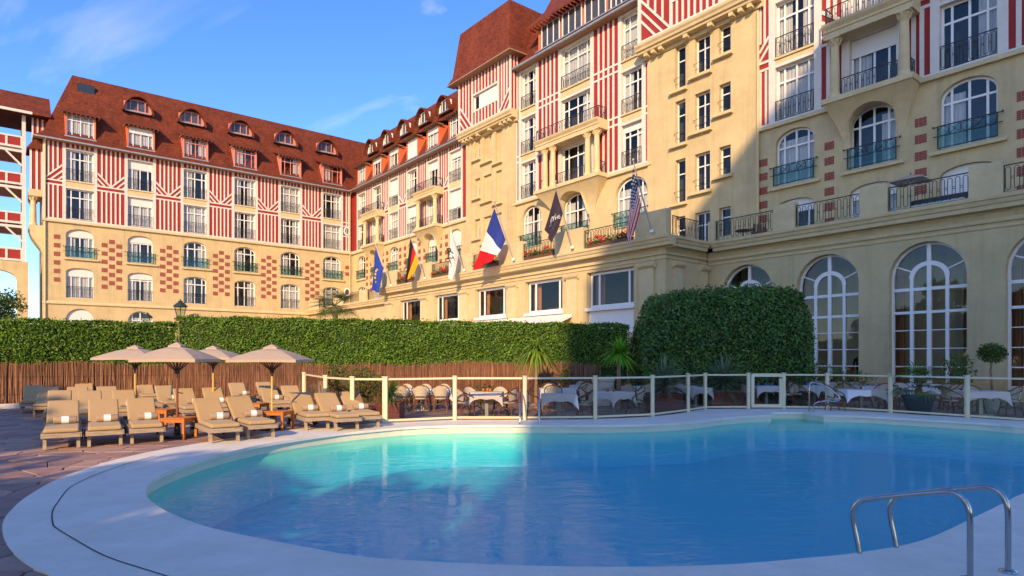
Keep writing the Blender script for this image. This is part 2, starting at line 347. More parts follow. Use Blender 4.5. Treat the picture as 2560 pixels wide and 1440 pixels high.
def rail_mesh(w, h, kind):
    key = ('rail', round(w,2), round(h,2), kind)
    if key in WC: return WC[key]
    m = M(); t = 0.022
    if kind == 'loops':                                   # pairs of bars joined by round ends
        m.box(-w/2, w/2, -t, t, h-0.045, h); m.box(-w/2, w/2, -t*0.8, t*0.8, 0.0, 0.03)
        n = max(2, int(w/0.27)); p = w/n
        for i in range(n):
            c = -w/2 + p*(i+0.5); r = p*0.30; za, zb = 0.10+r, h-0.10-r
            for s in (-1, 1): m.box(c+s*r-t*0.55, c+s*r+t*0.55, -t*0.5, t*0.5, za, zb)
            for zc, sg in ((zb, 1), (za, -1)):
                pr = None
                for k in range(7):
                    a = math.pi*k/6; q = Vector((c - r*math.cos(a), 0, zc + sg*r*math.sin(a)))
                    if pr: m.bar(pr, q, t, t, Vector((0,1,0)))
                    pr = q
            if i: m.box(c-p/2-p*0.2, c-p/2+p*0.2, -t*0.5, t*0.5, h*0.47, h*0.47+t); m.box(c-p/2-p*0.2, c-p/2+p*0.2, -t*0.5, t*0.5, h*0.54, h*0.54+t)
        for s in (-1, 1): m.box(s*w/2-t*0.7*(1+s), s*w/2+t*0.7*(1-s), -t*0.8, t*0.8, 0, h)
    elif kind == 'bars':
        m.box(-w/2, w/2, -t, t, h-0.04, h); m.box(-w/2, w/2, -t*0.8, t*0.8, 0.05, 0.08); m.box(-w/2, w/2, -t*0.5, t*0.5, h-0.17, h-0.15)
        n = max(4, int(w/0.16))
        for i in range(n+1):
            x = -w/2 + w*i/n; m.box(x-0.011, x+0.011, -0.011, 0.011, 0.02, h-0.03)
            if i % 2 == 0: m.box(x-0.03, x+0.03, -0.015, 0.015, h*0.42, h*0.5)
    else:                                                  # ring and cross balconet
        m.box(-w/2, w/2, -t, t, h-0.05, h); m.box(-w/2, w/2, -t, t, h*0.52, h*0.52+0.035); m.box(-w/2, w/2, -t, t, 0, 0.04)
        for s in (-1, 1):
            m.box(s*w/2-0.025, s*w/2+0.025, -t, t, 0, h)
            for z in (h-0.04, h*0.55): m.box(min(s*w/2, s*(w/2+0.2)), max(s*w/2, s*(w/2+0.2)), -0.02, 0.02, z-0.02, z+0.02)
            m.box(s*(w/2+0.2)-0.03, s*(w/2+0.2)+0.03, -0.03, 0.03, h-0.08, h+0.02)
        n = 5; p = w/n; z0, z1 = h*0.52+0.03, h-0.05; zc = (z0+z1)/2; r = (z1-z0)/2
        for i in range(n):
            c = -w/2 + p*(i+0.5)
            m.box(c-p/2-0.012, c-p/2+0.012, -t*0.6, t*0.6, z0, z1)
            if i % 2 == 0:
                pr = None
                for k in range(13):
                    a = 2*math.pi*k/12; q = Vector((c+r*math.cos(a), 0, zc+r*math.sin(a)))
                    if pr: m.bar(pr, q, t, t, Vector((0,1,0)))
                    pr = q
            else:
                m.bar((c-p/2, 0, z0), (c+p/2, 0, z1), t, t, Vector((0,1,0))); m.bar((c-p/2, 0.002, z1), (c+p/2, 0.002, z0), t, t, Vector((0,1,0)))
    WC[key] = m.mesh('railing', IRON)
    if kind == 'ring': WC[key+('g',)] = M().box(-w/2, w/2, 0.035, 0.043, 0.03, h-0.06).mesh('guard_glass', BLUEGLASS)
    return WC[key]
FOUR = (0, 0.19, 0.5, 0.81, 1); THREE = (0, 0.33, 0.66, 1); TWO = (0, 0.5, 1); ONE = (0, 1)
def window(par, cx, z0, w, h, y, rise=0.0, cols=FOUR, trs=(0.72,), fmat=FRAME, fw=0.105, rail=None, rh=1.0, ry=-0.34, blind=0.0, curtain=None):
    fr, pn, cu, bl, top = win_meshes(w, h, rise, cols, trs, fmat, fw)
    o = put('window', fr, par, (cx, y, z0))
    for p in pn: put('pane', p, o)
    c = random.choice((0, 1, 2, 2, 3, 3)) if curtain is None else curtain
    if c is not None and c >= 0: put('curtain', cu[c], o)
    if blind:
        if blind not in bl:
            q = M(); n = 12 if rise else 1; zb = h*(1-blind)
            xs = [-w/2+0.03+(w-0.06)*k/n for k in range(n+1)]
            for k in range(n): 
                a, b = xs[k], xs[k+1]; ta, tb = max(zb, top(a)-0.03), max(zb, top(b)-0.03)
                q.add([(a,-0.03,zb),(b,-0.03,zb),(b,-0.03,tb),(a,-0.03,ta)], [(0,1,2,3)])
            q.box(-w/2+0.03, w/2-0.03, -0.05, -0.01, zb-0.05, zb)
            bl[blind] = q.mesh('blind', BLIND)
        put('blind', bl[blind], o)
    if rail:
        put('railing', rail_mesh(w + (0.06 if rail == 'ring' else 0), rh, rail), o, (0, ry, 0.02))
        if rail == 'ring': put('guard_glass', WC[('rail', round(w+0.06,2), round(rh,2), 'ring', 'g')], o, (0, ry, 0.02))
    return o
def timber(par, y, p, q, w=0.16, t=0.05):                 # one white timber on the wall plane y
    d = Vector((q[0]-p[0], q[1]-p[1])); d.normalize(); n = Vector((-d.y, d.x)) * w/2
    pts = [(p[0]+n.x, p[1]+n.y), (p[0]-n.x, p[1]-n.y), (q[0]-n.x, q[1]-n.y), (q[0]+n.x, q[1]+n.y)]
    return M().prism(pts, 'y', y-t, y+0.01).build('timber', WHITE, par)
def vtimbers(par, y, xs, z0, z1, w=0.16):
    for x in xs:
        a = z0(x) if callable(z0) else z0; b = z1(x) if callable(z1) else z1
        if b - a > 0.15: timber(par, y, (x, a), (x, b), w)
def spread(xa, xb, n): return [xa + (xb-xa)*(i+1)/(n+1) for i in range(n)]
def chevron_bay(par, y, xa, xb, z0, zm, z1, n=5):         # stripes above a chevron, plain stripes below
    c, hw = (xa+xb)/2, (xb-xa)/2; w = 0.15; t0 = 0.05
    for i, z in enumerate((zm-0.30, zm+0.12)): timber(par, y, (xa, z), (xb, z), 0.15, 0.055)
    vtimbers(par, y, spread(xa, xb, n), z0, zm-0.34, w)
    k = 1.05
    for off in (0.0, 0.55, 1.1):
        for s in (-1, 1):
            x1 = c + s*hw; z_at = lambda x: zm+0.2 + k*abs(x-c) - off*1.0
            xs0 = c + s*min(hw, off/k)
            if abs(x1-xs0) > 0.15: timber(par, y, (xs0, zm+0.18), (x1, max(zm+0.2, z_at(x1))), w, 0.052)
    vtimbers(par, y, spread(xa, xb, n), lambda x: zm+0.2+k*abs(x-c), z1, w)
BP = M(); BP.box(-0.265, 0.265, -0.012, 0.02, -0.22, 0.22)
BP.cur = 1
for r_ in range(5):
    z_ = -0.22 + 0.088*r_; o_ = 0 if r_ % 2 == 0 else 0.09
    xs_ = [-0.265] + [x for x in (-0.265+0.177+o_-0.09*(r_ % 2 == 1)*1, -0.265+0.354+o_-0.0) if x < 0.2] + [0.265]
    for k_ in range(len(xs_)-1): BP.box(xs_[k_]+0.008, xs_[k_+1]-0.008, -0.026, 0, z_+0.008, z_+0.08)
BP = BP.mesh('brick_patch', [MORTAR, BRICK])
def patch(par, x, z, y): return put('brick_patch', BP, par, (x, y, z))
def profile_run(par, name, mtl, prof, x0, x1):            # moulding: (y, z) outline pushed along x
    return M().prism(prof, 'x', x0, x1).build(name, mtl, par)
def band(par, x0, x1, y, z0=15.32, z1=15.58, out=0.22):
    return profile_run(par, 'string_course', TRIM, [(y+0.02, z0), (y-out, z0), (y-out, z0+0.13), (y-out*0.5, z1), (y+0.02, z1)], x0, x1)
def sill(par, cx, w, y, z): return M().box(cx-w/2, cx+w/2, y-0.22, y+0.02, z-0.16, z).build('sill', TRIM, par)
def dormer(par, cx, y, w=2.3, z0=24.15, z1=26.35, fmat=FRAME, cheek=ORANGE, blind=0, back=2.2):
    d = M(); d.box(cx-w/2-0.14, cx-w/2, y, y+back, z0-0.05, z1+0.05); d.box(cx+w/2, cx+w/2+0.14, y, y+back, z0-0.05, z1+0.05); d.box(cx-w/2, cx+w/2, y+0.02, y+0.2, z1-0.02, z1+0.06)
    o = d.build('dormer', cheek, par)
    h = M(); a = [(y-0.55, z1+0.05), (y+back+0.6, z1+1.45), (y+back+0.6, z1+1.33), (y-0.55, z1-0.05)]
    h.prism(a, 'x', cx-w/2-0.55, cx+w/2+0.55); h.build('dormer_roof', TILE, o)
    M().box(cx-w/2-0.2, cx+w/2+0.2, y-0.12, y+0.3, z0-0.16, z0-0.04).build('dormer_sill', ZINC, o)
    n = 9; r = M()
    for i in range(n):
        x = cx-w/2-0.4+(w+0.8)*i/(n-1); r.box(x-0.05, x+0.05, y-0.5, y+0.4, z1-0.11, z1-0.02)
    r.build('rafter_ends', EAVE, o)
    window(par, cx, z0, w, z1-z0, y+0.1, 0, FOUR, (0.74,), fmat, 0.08, blind=blind)
    return o
def eyebrow(par, cx, y, z0=28.65, w=2.25, fmat=PINKF, back=3.2):
    n = 14; hw = w/2+0.34; rise = 1.72
    prof = [(-hw*1.0+2*hw*i/n, z0-0.1+rise*math.sin(math.pi*i/n)**0.55) for i in range(n+1)]
    m = M()
    for i in range(n):
        (a, za), (b, zb) = prof[i], prof[i+1]
        v = [(cx+a,y-0.45,za),(cx+b,y-0.45,zb),(cx+b*0.9,y+back,zb+0.25),(cx+a*0.9,y+back,za+0.25)]
        u = [(p[0],p[1],p[2]-0.14) for p in v]
        m.add(v+u, [(0,1,2,3),(7,6,5,4),(0,4,5,1)])
    o = m.build('eyebrow_roof', TILE, par, smooth=False)
    window(par, cx, z0, w, 1.3, y+0.1, 0.34, FOUR, (), fmat, 0.10, curtain=-1)
    f = M(); pts = [(cx-hw*0.95, z0-0.12), (cx+hw*0.95, z0-0.12)] + [(cx+p[0]*0.97, p[1]-0.12) for p in prof[::-1]]
    f.poly([(p[0], y+0.2, p[1]) for p in pts]); f.build('eyebrow_face', ROOM, o)
    for sg in (-1, 1): M().box(min(cx+sg*w/2, cx+sg*(w/2+0.2)), max(cx+sg*w/2, cx+sg*(w/2+0.2)), y+0.08, y+0.2, z0, z0+0.95).build('cheek', fmat, o)
    M().box(cx-w/2-0.12, cx+w/2+0.12, y-0.05, y+0.25, z0-0.12, z0-0.01).build('dormer_sill', ZINC, o)
    return o
def column(par, x, y, z0, z1, r=0.24):
    h = z1 - z0
    m = M(); m.lathe([(r*1.35, 0), (r*1.35, 0.12), (r*1.12, 0.2), (r, 0.28), (r*0.97, h*0.4), (r*0.84, h-0.5), (r*0.95, h-0.46), (r*0.84, h-0.42), (r*0.95, h-0.25), (r*1.35, h-0.08)], 20)
    m.box(-r*1.4, r*1.4, -r*1.4, r*1.4, h-0.08, h)
    for a in range(8):
        t = a*math.pi/4; c, s = math.cos(t), math.sin(t)
        m.tube([(c*r*0.9, s*r*0.9, h-0.36), (c*r*1.25, s*r*1.25, h-0.2), (c*r*1.5, s*r*1.5, h-0.12), (c*r*1.32, s*r*1.32, h-0.2)], 0.05, 5)
    return m.build('column', TRIM, par, (x, y, z0), smooth=False)
def oriel(par, cx, hw, y, p, cols, ww, aw, below=True, top_rail=True, ztop=18.92):
    b0, b1 = 13.0, 15.36
    # curved corbel with the arched window cut into it
    out = lambda z: p * ((max(z, b0)-b0)/(b1-b0))**2.0
    n = 24; xs = sorted([cx-hw+2*hw*i/n for i in range(n+1)] + [cx-aw, cx+aw]); m = M(); k = 10
    at_, rs = 14.95, 0.85
    def za(x):
        q = (x-cx)/aw
        return (at_-rs+rs*math.sqrt(max(0, 1-q*q))) if abs(q) < 0.999 else b0
    def strip(x, inside): 
        lo = min(b1-0.12, za(x)) if inside else b0
        if not inside:
            sg = 1 if x > cx else -1; ex = max(0.0, abs(x-cx)-aw)
            return [(cx+sg*(aw+ex*(0.3+0.7*(j/k)**1.3)), y-out(lo+(b1-lo)*j/k), lo+(b1-lo)*j/k) for j in range(k+1)]
        return [(x, y-out(lo+(b1-lo)*j/k), lo+(b1-lo)*j/k) for j in range(k+1)]
    for i in range(len(xs)-1):
        ins = abs((xs[i]+xs[i+1])/2-cx) < aw
        e = 1e-3
        s0 = strip(xs[i] if not ins else max(min(xs[i], cx+aw-e), cx-aw+e), ins); s1 = strip(xs[i+1] if not ins else max(min(xs[i+1], cx+aw-e), cx-aw+e), ins)
        for j in range(k): m.poly([s0[j], s1[j], s1[j+1], s0[j+1]])
        if ins: m.poly([s0[0], (s0[0][0], y+0.05, s0[0][2]), (s1[0][0], y+0.05, s1[0][2]), s1[0]])
    for x in (cx-hw, cx+hw):
        s = strip(x, False)
        for j in range(k): m.poly([s[j], s[j+1], (s[j+1][0], y, s[j+1][2]), (s[j][0], y, s[j][2])])
    for s in (-1, 1):
        zs = [b0+(at_-rs-b0)*j/6 for j in range(7)]
        m.poly([(cx+s*aw, y-out(z), z) for z in zs] + [(cx+s*aw, y+0.02, z) for z in zs[::-1]])
    o = m.build('corbel', TRIM, par, smooth=False)
    M().prism([(y+0.02, b1), (y-p-0.08, b1), (y-p-0.08, b1+0.2), (y-p, b1+0.3), (y+0.02, b1+0.3)], 'x', cx-hw-0.06, cx+hw+0.06).build('balcony_floor', TRIM, par)
    for x in cols: column(par, x, y-p+0.32, b1+0.3, ztop)
    pr = [(y+0.02, ztop), (y-p+0.08, ztop), (y-p+0.08, ztop+0.30), (y-p+0.02, ztop+0.32), (y-p+0.02, ztop+0.45), (y-p-0.12, ztop+0.62), (y-p-0.16, ztop+0.74), (y+0.02, ztop+0.74)]
    M().prism(pr, 'x', cx-hw, cx+hw).build('entablature', TRIM, par)
    if top_rail: put('railing', rail_mesh(2*hw-0.2, 0.95, 'loops'), par, (cx, y-p+0.12, ztop+0.74))
    for s in (-1, 1):
        if top_rail: q = put('railing', rail_mesh(p-0.2, 0.95, 'loops'), par, (cx+s*(hw-0.1), y-p/2, ztop+0.74), R(90))
    inner = [c for c in cols]
    gaps = [(inner[len(inner)//2-1]+0.3, inner[len(inner)//2]-0.3)]
    for a, b in gaps: put('railing', rail_mesh(b-a, 0.95, 'loops'), par, ((a+b)/2, y-p+0.3, b1+0.3))
    for s in (-1, 1): put('railing', rail_mesh(p-0.5, 0.95, 'loops'), par, (cx+s*(hw-0.25), y-p/2+0.2, b1+0.3), R(90))
def rooms(par, x0, x1, y, z0, z1, fl): 
    m = M(); m.poly([(x0,y+1.6,z0),(x1,y+1.6,z0),(x1,y+1.6,z1),(x0,y+1.6,z1)])
    for z in fl: m.box(x0, x1, y+0.36, y+1.6, z-0.12, z)
    for x in (x0+0.05, x1-0.05): m.poly([(x,y+0.36,z0),(x,y+1.6,z0),(x,y+1.6,z1),(x,y+0.36,z1)])
    return m.build('interior_wall', ROOM, par)
LV2, LV3, LV4, LV5 = (11.95, 14.82), (15.8, 18.85), (19.65, 22.75), (23.6, 26.85)
# ---------------------------------------------------------------- the left wing
LW = thing('hotel_wing', 'cream and red half-timbered hotel wing with brick chequers and eyebrow dormers behind palm', 'building', WING_O, WING_R)
LC = [-25.97 + 5.33*i for i in range(6)]; LX0, LX1 = -28.95, 4.4; LWw = 2.36
ops = []
for c in LC:
    a, b = c-LWw/2, c+LWw/2
    ops += [(a, b, LV2[0], LV2[1], 0.62), (a, b, 7.87, 10.9, 0.42), (a, b, 3.2, 6.8, 1.1)]
wall(M(), LX0, LX1, -0.1, 15.4, 0, ops).build('stone_wall', [STUCCO, STUCCO], LW)
ops = []
for c in LC: ops += [(c-LWw/2, c+LWw/2, *LV3), (c-LWw/2, c+LWw/2, *LV4)]
wall(M(), LX0+0.03, LX1, 15.4, 23.9, 0.03, ops).build('timbered_wall', [RED, WHITE], LW)
rooms(LW, LX0+0.1, LX1, 0, -0.1, 24.6, (3.2, 7.8, 11.85, 15.7, 19.55, 23.5))
band(LW, LX0-0.1, 3.3, 0); profile_run(LW, 'string_course', TRIM, [(0.02, 7.2), (-0.16, 7.2), (-0.16, 7.34), (-0.05, 7.5), (0.02, 7.5)], LX0-0.1, 3.3)
for i, c in enumerate(LC):
    # white window surrounds, cream aprons, stripes above the heads
    for s in (-1, 1): timber(LW, 0.03, (c+s*(LWw/2+0.14), 15.58), (c+s*(LWw/2+0.14), 23.75), 0.28, 0.08)
    M().box(c-LWw/2, c+LWw/2, -0.02, 0.28, LV3[1]+0.14, LV4[0]-0.04).build('apron', TRIM, LW)
    for z in (LV3[1]+0.07, LV4[1]+0.08): timber(LW, 0.03, (c-LWw/2, z), (c+LWw/2, z), 0.15, 0.07)
    M().box(c-LWw/2-0.02, c+LWw/2+0.02, -0.10, 0.05, LV4[0]-0.12, LV4[0]-0.01).build('sill', TRIM, LW)
    vtimbers(LW, 0.03, spread(c-LWw/2, c+LWw/2, 5), LV4[1]+0.14, 23.75, 0.15)
    bl = i in (1,)
    window(LW, c, LV4[0], LWw, 3.1, 0.26, rail='bars', ry=-0.3, blind=0.26 if bl else 0, rh=1.15)
    window(LW, c, LV3[0], LWw, 3.05, 0.26, rail='bars', ry=-0.3, blind=0.27 if bl else 0, rh=1.15)
    window(LW, c, LV2[0], LWw, 2.87, 0.24, 0.62, rail='ring', ry=-0.42, rh=1.05, blind={0: 0.26, 1: 0.24}.get(i, 0))
    window(LW, c, 7.87, LWw, 3.03, 0.24, 0.42, rail='bars', ry=-0.2, rh=1.15, blind={0: 0.26, 1: 0.22}.get(i, 0))
    window(LW, c, 3.2, LWw, 3.6, 0.24, 1.1, blind=0.3 if i == 0 else 0)
    sill(LW, c+0.1, LWw+0.6, 0, 11.86)
    if i < 5:
        xa, xb = c+LWw/2+0.28, c+5.33-LWw/2-0.28; mid = (xa+xb)/2
        chevron_bay(LW, 0.03, xa, xb, 15.6, 19.35, 23.75)
        for k in range(6):
            patch(LW, mid+0.07, 13.88-0.856*k, 0)
            for s in (-1, 1): patch(LW, mid+0.07+s*0.645, 13.47-0.858*k, 0)
    timber(LW, 0.03, (LX0, 15.66), (LX1, 15.66), 0.16, 0.06) if i == 0 else None
xa, xb = LX0+0.02, LC[0]-LWw/2-0.28
for z in (19.05, 19.47): timber(LW, 0.03, (xa, z), (xb, z), 0.15, 0.055)
vtimbers(LW, 0.03, spread(xa, xb, 3), 15.7, 19.0, 0.15)
for o in (0, 0.55, 1.1): timber(LW, 0.03, (max(xa, xa+o), 19.5), (xb, 19.5+(xb-xa-o)*1.05), 0.15, 0.052)
vtimbers(LW, 0.03, spread(xa, xb, 3), lambda x: 19.55+(x-xa)*1.05, 23.75, 0.15)
for k in range(6): patch(LW, -27.87, 13.87-0.852*k, 0)
timber(LW, 0.03, (LX0+0.1, 15.58), (LX0+0.1, 23.7), 0.22, 0.08)
xr = LC[5]+LWw/2
vtimbers(LW, 0.03, [xr+0.75, xr+1.05], 15.6, 23.7, 0.15)
for z in (18.9, 19.4, 17.6): timber(LW, 0.03, (xr+0.3, z), (xr+1.35, z), 0.13, 0.055)
for z, rr in ((18.3, 0.48), (10.4, 0.45)):                # round windows near the inner corner
    m = M(); m.tube([(xr+0.85+rr*0.8*math.cos(t*math.pi/12), -0.02, z+rr*math.sin(t*math.pi/12)) for t in range(24)], 0.09, 6, closed=True)
    o = m.build('round_window', FRAME, LW); q = M(); q.poly([(xr+0.85+rr*0.8*math.cos(t*math.pi/12), -0.03, z+rr*math.sin(t*math.pi/12)) for t in range(24)]); q.build('pane', PANE, o)
    M().poly([(xr+0.85+rr*0.8*math.cos(t*math.pi/12), -0.012, z+rr*math.sin(t*math.pi/12)) for t in range(24)]).build('room_dark', ROOM, o)
for z in (13.6, 12.75): patch(LW, xr+0.85, z, 0)
# end wall towards the stair tower, with its columned bay
m = M(); m.poly([(LX0, 0, -0.1), (LX0, 9, -0.1), (LX0, 9, 15.4), (LX0, 0, 15.4)]); m.build('end_wall', STUCCO, LW)
m = M(); m.poly([(LX0+0.03, 0.03, 15.4), (LX0+0.03, 9, 15.4), (LX0+0.03, 9, 23.9), (LX0+0.03, 0.03, 23.9)]); m.build('end_timbered_wall', RED, LW)
for k in range(8): M().box(LX0-0.04, LX0+0.05, 0.3+k*0.55, 0.46+k*0.55, 15.6, 23.7).build('timber', WHITE, LW)
m = M(); n = 10
prof = [(LX0, 12.2)] + [(LX0-1.05*math.sin(k/n*math.pi/2)**1.5, 12.3+2.2*k/n) for k in range(n+1)] + [(LX0-1.12, 14.5), (LX0-1.12, 14.95), (LX0, 14.95)]
m.prism(prof, 'y', 0.8, 3.6); m.build('corbel', TRIM, LW)
column(LW, LX0-0.75, 1.2, 14.95, 17.8, 0.26); column(LW, LX0-0.75, 3.2, 14.95, 17.8, 0.26)
M().box(LX0-1.15, LX0, 0.75, 3.65, 17.8, 18.45).build('entablature', TRIM, LW)
M().box(LX0-1.0, LX0, 0.85, 3.55, 18.45, 22.4).build('bay', RED, LW)
for x in (LX0-0.97, LX0-0.5, LX0-0.08): M().box(x-0.09, x+0.09, 0.79, 0.86, 18.45, 22.4).build('timber', WHITE, LW)
m = M(); m.add([(LX0-1.3, 0.5, 22.4), (LX0, 0.5, 22.4), (LX0, 3.8, 22.4), (LX0-1.3, 3.8, 22.4), (LX0, 0.5, 24.4), (LX0, 3.8, 24.4)], [(0,1,4),(2,3,5),(0,4,5,3),(0,3,2,1)]); m.build('bay_roof', TILE, LW)
# roof: flared eave, steep slope, hipped end
m = M(); e, k1, rg = (-0.8, 23.42), (-0.05, 24.0), (4.0, 31.75)
xe, xk, xg, xR = LX0-0.85, LX0-0.1, -26.35, 12.0
F_ = [(xe, e[0], e[1]), (xR, e[0], e[1]), (xR, k1[0], k1[1]), (xk, k1[0], k1[1]), (xR, rg[0], rg[1]), (xg, rg[0], rg[1]), (xe, 9.5, e[1]), (xk, 9.0, k1[1]), (xR, 9.5, e[1]), (xg, rg[0]+0.4, rg[1]), (xR, rg[0]+0.4, rg[1])]
m.add(F_, [(0,1,2,3),(3,2,4,5),(0,3,7,6),(3,5,9,7),(5,4,10,9),(6,7,9,10,8)]); m.build('roof', TILE, LW)
M().prism([(-0.83, 23.30), (-0.70, 23.30), (-0.70, 23.44), (-0.83, 23.44)], 'x', xe, 3.4).build('gutter', ZINC, LW)
M().box(xe, 3.4, -0.72, 0.05, 23.32, 23.38).build('soffit', EAVE, LW)
for i, c in enumerate(LC): dormer(LW, c+0.05, 0.0, fmat=FRAME if i < 2 else PINKF, cheek=ORANGE if i < 2 else PINKF, blind=0.3 if i == 1 else 0)
for c in LC[1:]: eyebrow(LW, c+0.05, 1.9)
m = M(); m.box(-25.95, -24.45, 3.0, 3.7, 29.75, 30.75); o = m.build('skylight', IRON, LW); o.rotation_euler = (0, 0, 0)
M().poly([(-25.82, 2.98, 29.88), (-24.58, 2.98, 29.88), (-24.58, 2.98, 30.62), (-25.82, 2.98, 30.62)]).build('pane', PANE, o)
M().tube([(LX0+0.12, -0.12, 0), (LX0+0.12, -0.12, 23.0), (LX0+0.12, -0.6, 23.35)], 0.07, 8).build('drainpipe', TRIM, LW)
M().tube([(3.05, -0.12, 0), (3.05, -0.12, 22.9), (3.0, -0.65, 23.35)], 0.07, 8).build('drainpipe', TRIM, LW)
# ---------------------------------------------------------------- long facade: far range
MY = 3.5
FS = main_thing('hotel_range', 'far half-timbered hotel range with columned balconies between brick-chequered wing and stair pavilion', 'building')
FC = [-74.6, -70.35, -66.1, -61.85, -57.5, -53.2]; FX0, FX1, FW = -77.1, -51.1, 2.1
ops = []
for c in FC: ops += [(c-FW/2, c+FW/2, LV2[0], LV2[1], 0.62), (c-FW/2, c+FW/2, 8.4, 10.9, 0.4)]
wall(M(), FX0, FX1, -0.1, 15.4, MY, ops).build('stone_wall', [STUCCO, STUCCO], FS)
ops = []
for c in FC: ops += [(c-FW/2, c+FW/2, *LV3), (c-FW/2, c+FW/2, *LV4)]
wall(M(), FX0, FX1, 15.4, 23.9, MY+0.03, ops).build('timbered_wall', [RED, WHITE], FS)
rooms(FS, FX0+0.1, FX1, MY, -0.1, 24.6, (11.85, 15.7, 19.55, 23.5))
timber(FS, MY+0.03, (FX0, 15.66), (FX1, 15.66), 0.15, 0.062); band(FS, FX0+0.1, FX1, MY)
for i, c in enumerate(FC):
    for s in (-1, 1): timber(FS, MY+0.03, (c+s*(FW/2+0.13), 15.58), (c+s*(FW/2+0.13), 23.75), 0.26, 0.08)
    M().box(c-FW/2, c+FW/2, MY-0.02, MY+0.28, LV3[1]+0.14, LV4[0]-0.04).build('apron', TRIM, FS)
    for z in (LV3[1]+0.07, LV4[1]+0.08): timber(FS, MY+0.03, (c-FW/2, z), (c+FW/2, z), 0.15, 0.07)
    vtimbers(FS, MY+0.03, spread(c-FW/2, c+FW/2, 4), LV4[1]+0.14, 23.75, 0.15)
    ori = i in (1, 4)
    window(FS, c, LV4[0], FW, 3.1, MY+0.26, rail=None if ori else 'bars', ry=-0.3, rh=1.1, blind={2: 0.62, 4: 0.28, 5: 0.2}.get(i, 0))
    window(FS, c, LV3[0], FW, 3.05, MY+0.26, rail=None if ori else 'bars', ry=-0.3, rh=1.1, blind={3: 0.4, 5: 0.62}.get(i, 0))
    window(FS, c, LV2[0], FW, 2.87, MY+0.24, 0.62, rail='ring', ry=-0.42, rh=1.05, blind={3: 0.55, 4: 0.36, 5: 0.7}.get(i, 0))
    window(FS, c, 8.4, FW, 2.5, MY+0.24, 0.4)
    if not ori: sill(FS, c, FW+0.5, MY, 11.86)
    if i < 5:
        xa, xb = c+FW/2+0.26, FC[i+1]-FW/2-0.26
        if i in (2, 4) or i == 1: chevron_bay(FS, MY+0.03, xa, xb, 15.6, 19.35, 23.75, 3)
        else:
            vtimbers(FS, MY+0.03, spread(xa, xb, 3), 15.6, 23.75, 0.15)
        for k in range(6):
            for s in (-1, 1): patch(FS, (xa+xb)/2+s*0.55, 14.3-0.8*k, MY)
for c in FC: dormer(FS, c, MY+0.0, w=2.2, blind=1.0 if c == FC[3] else (0.3 if c in (FC[1], FC[2], FC[4]) else 0))
for c in (-76.3, -72.0, -67.6, -63.2, -58.8): eyebrow(FS, c+0.6, MY+1.9, 28.75, 2.0, FRAME)
oriel(FS, -70.35, 2.1, MY, 1.1, (-72.0, -68.7), 2.1, 1.05, ztop=18.75); oriel(FS, -57.5, 2.2, MY, 1.1, (-59.2, -55.8), 2.1, 1.05, ztop=18.75)
m = M(); xl, xr_ = -90.0, FX1+0.3
m.add([(xl, MY-0.8, 23.42), (xr_, MY-0.8, 23.42), (xr_, MY-0.05, 24.0), (xl, MY-0.05, 24.0), (xr_, MY+4.0, 31.75), (xl, MY+4.0, 31.75), (xr_, MY+9, 23.4), (xl, MY+9, 23.4)], [(0,1,2,3),(3,2,4,5),(5,4,6,7),(1,6,4,2)])
m.build('roof', TILE, FS)
M().prism([(MY-0.83, 23.30), (MY-0.70, 23.30), (MY-0.70, 23.44), (MY-0.83, 23.44)], 'x', -76.4, FX1).build('gutter', ZINC, FS)
M().box(-76.4, FX1, MY-0.72, MY+0.05, 23.32, 23.38).build('soffit', EAVE, FS)
M().box(-73.6, -71.8, MY+6.0, MY+8.5, 27, 33.2).build('chimney', BRICK, FS)
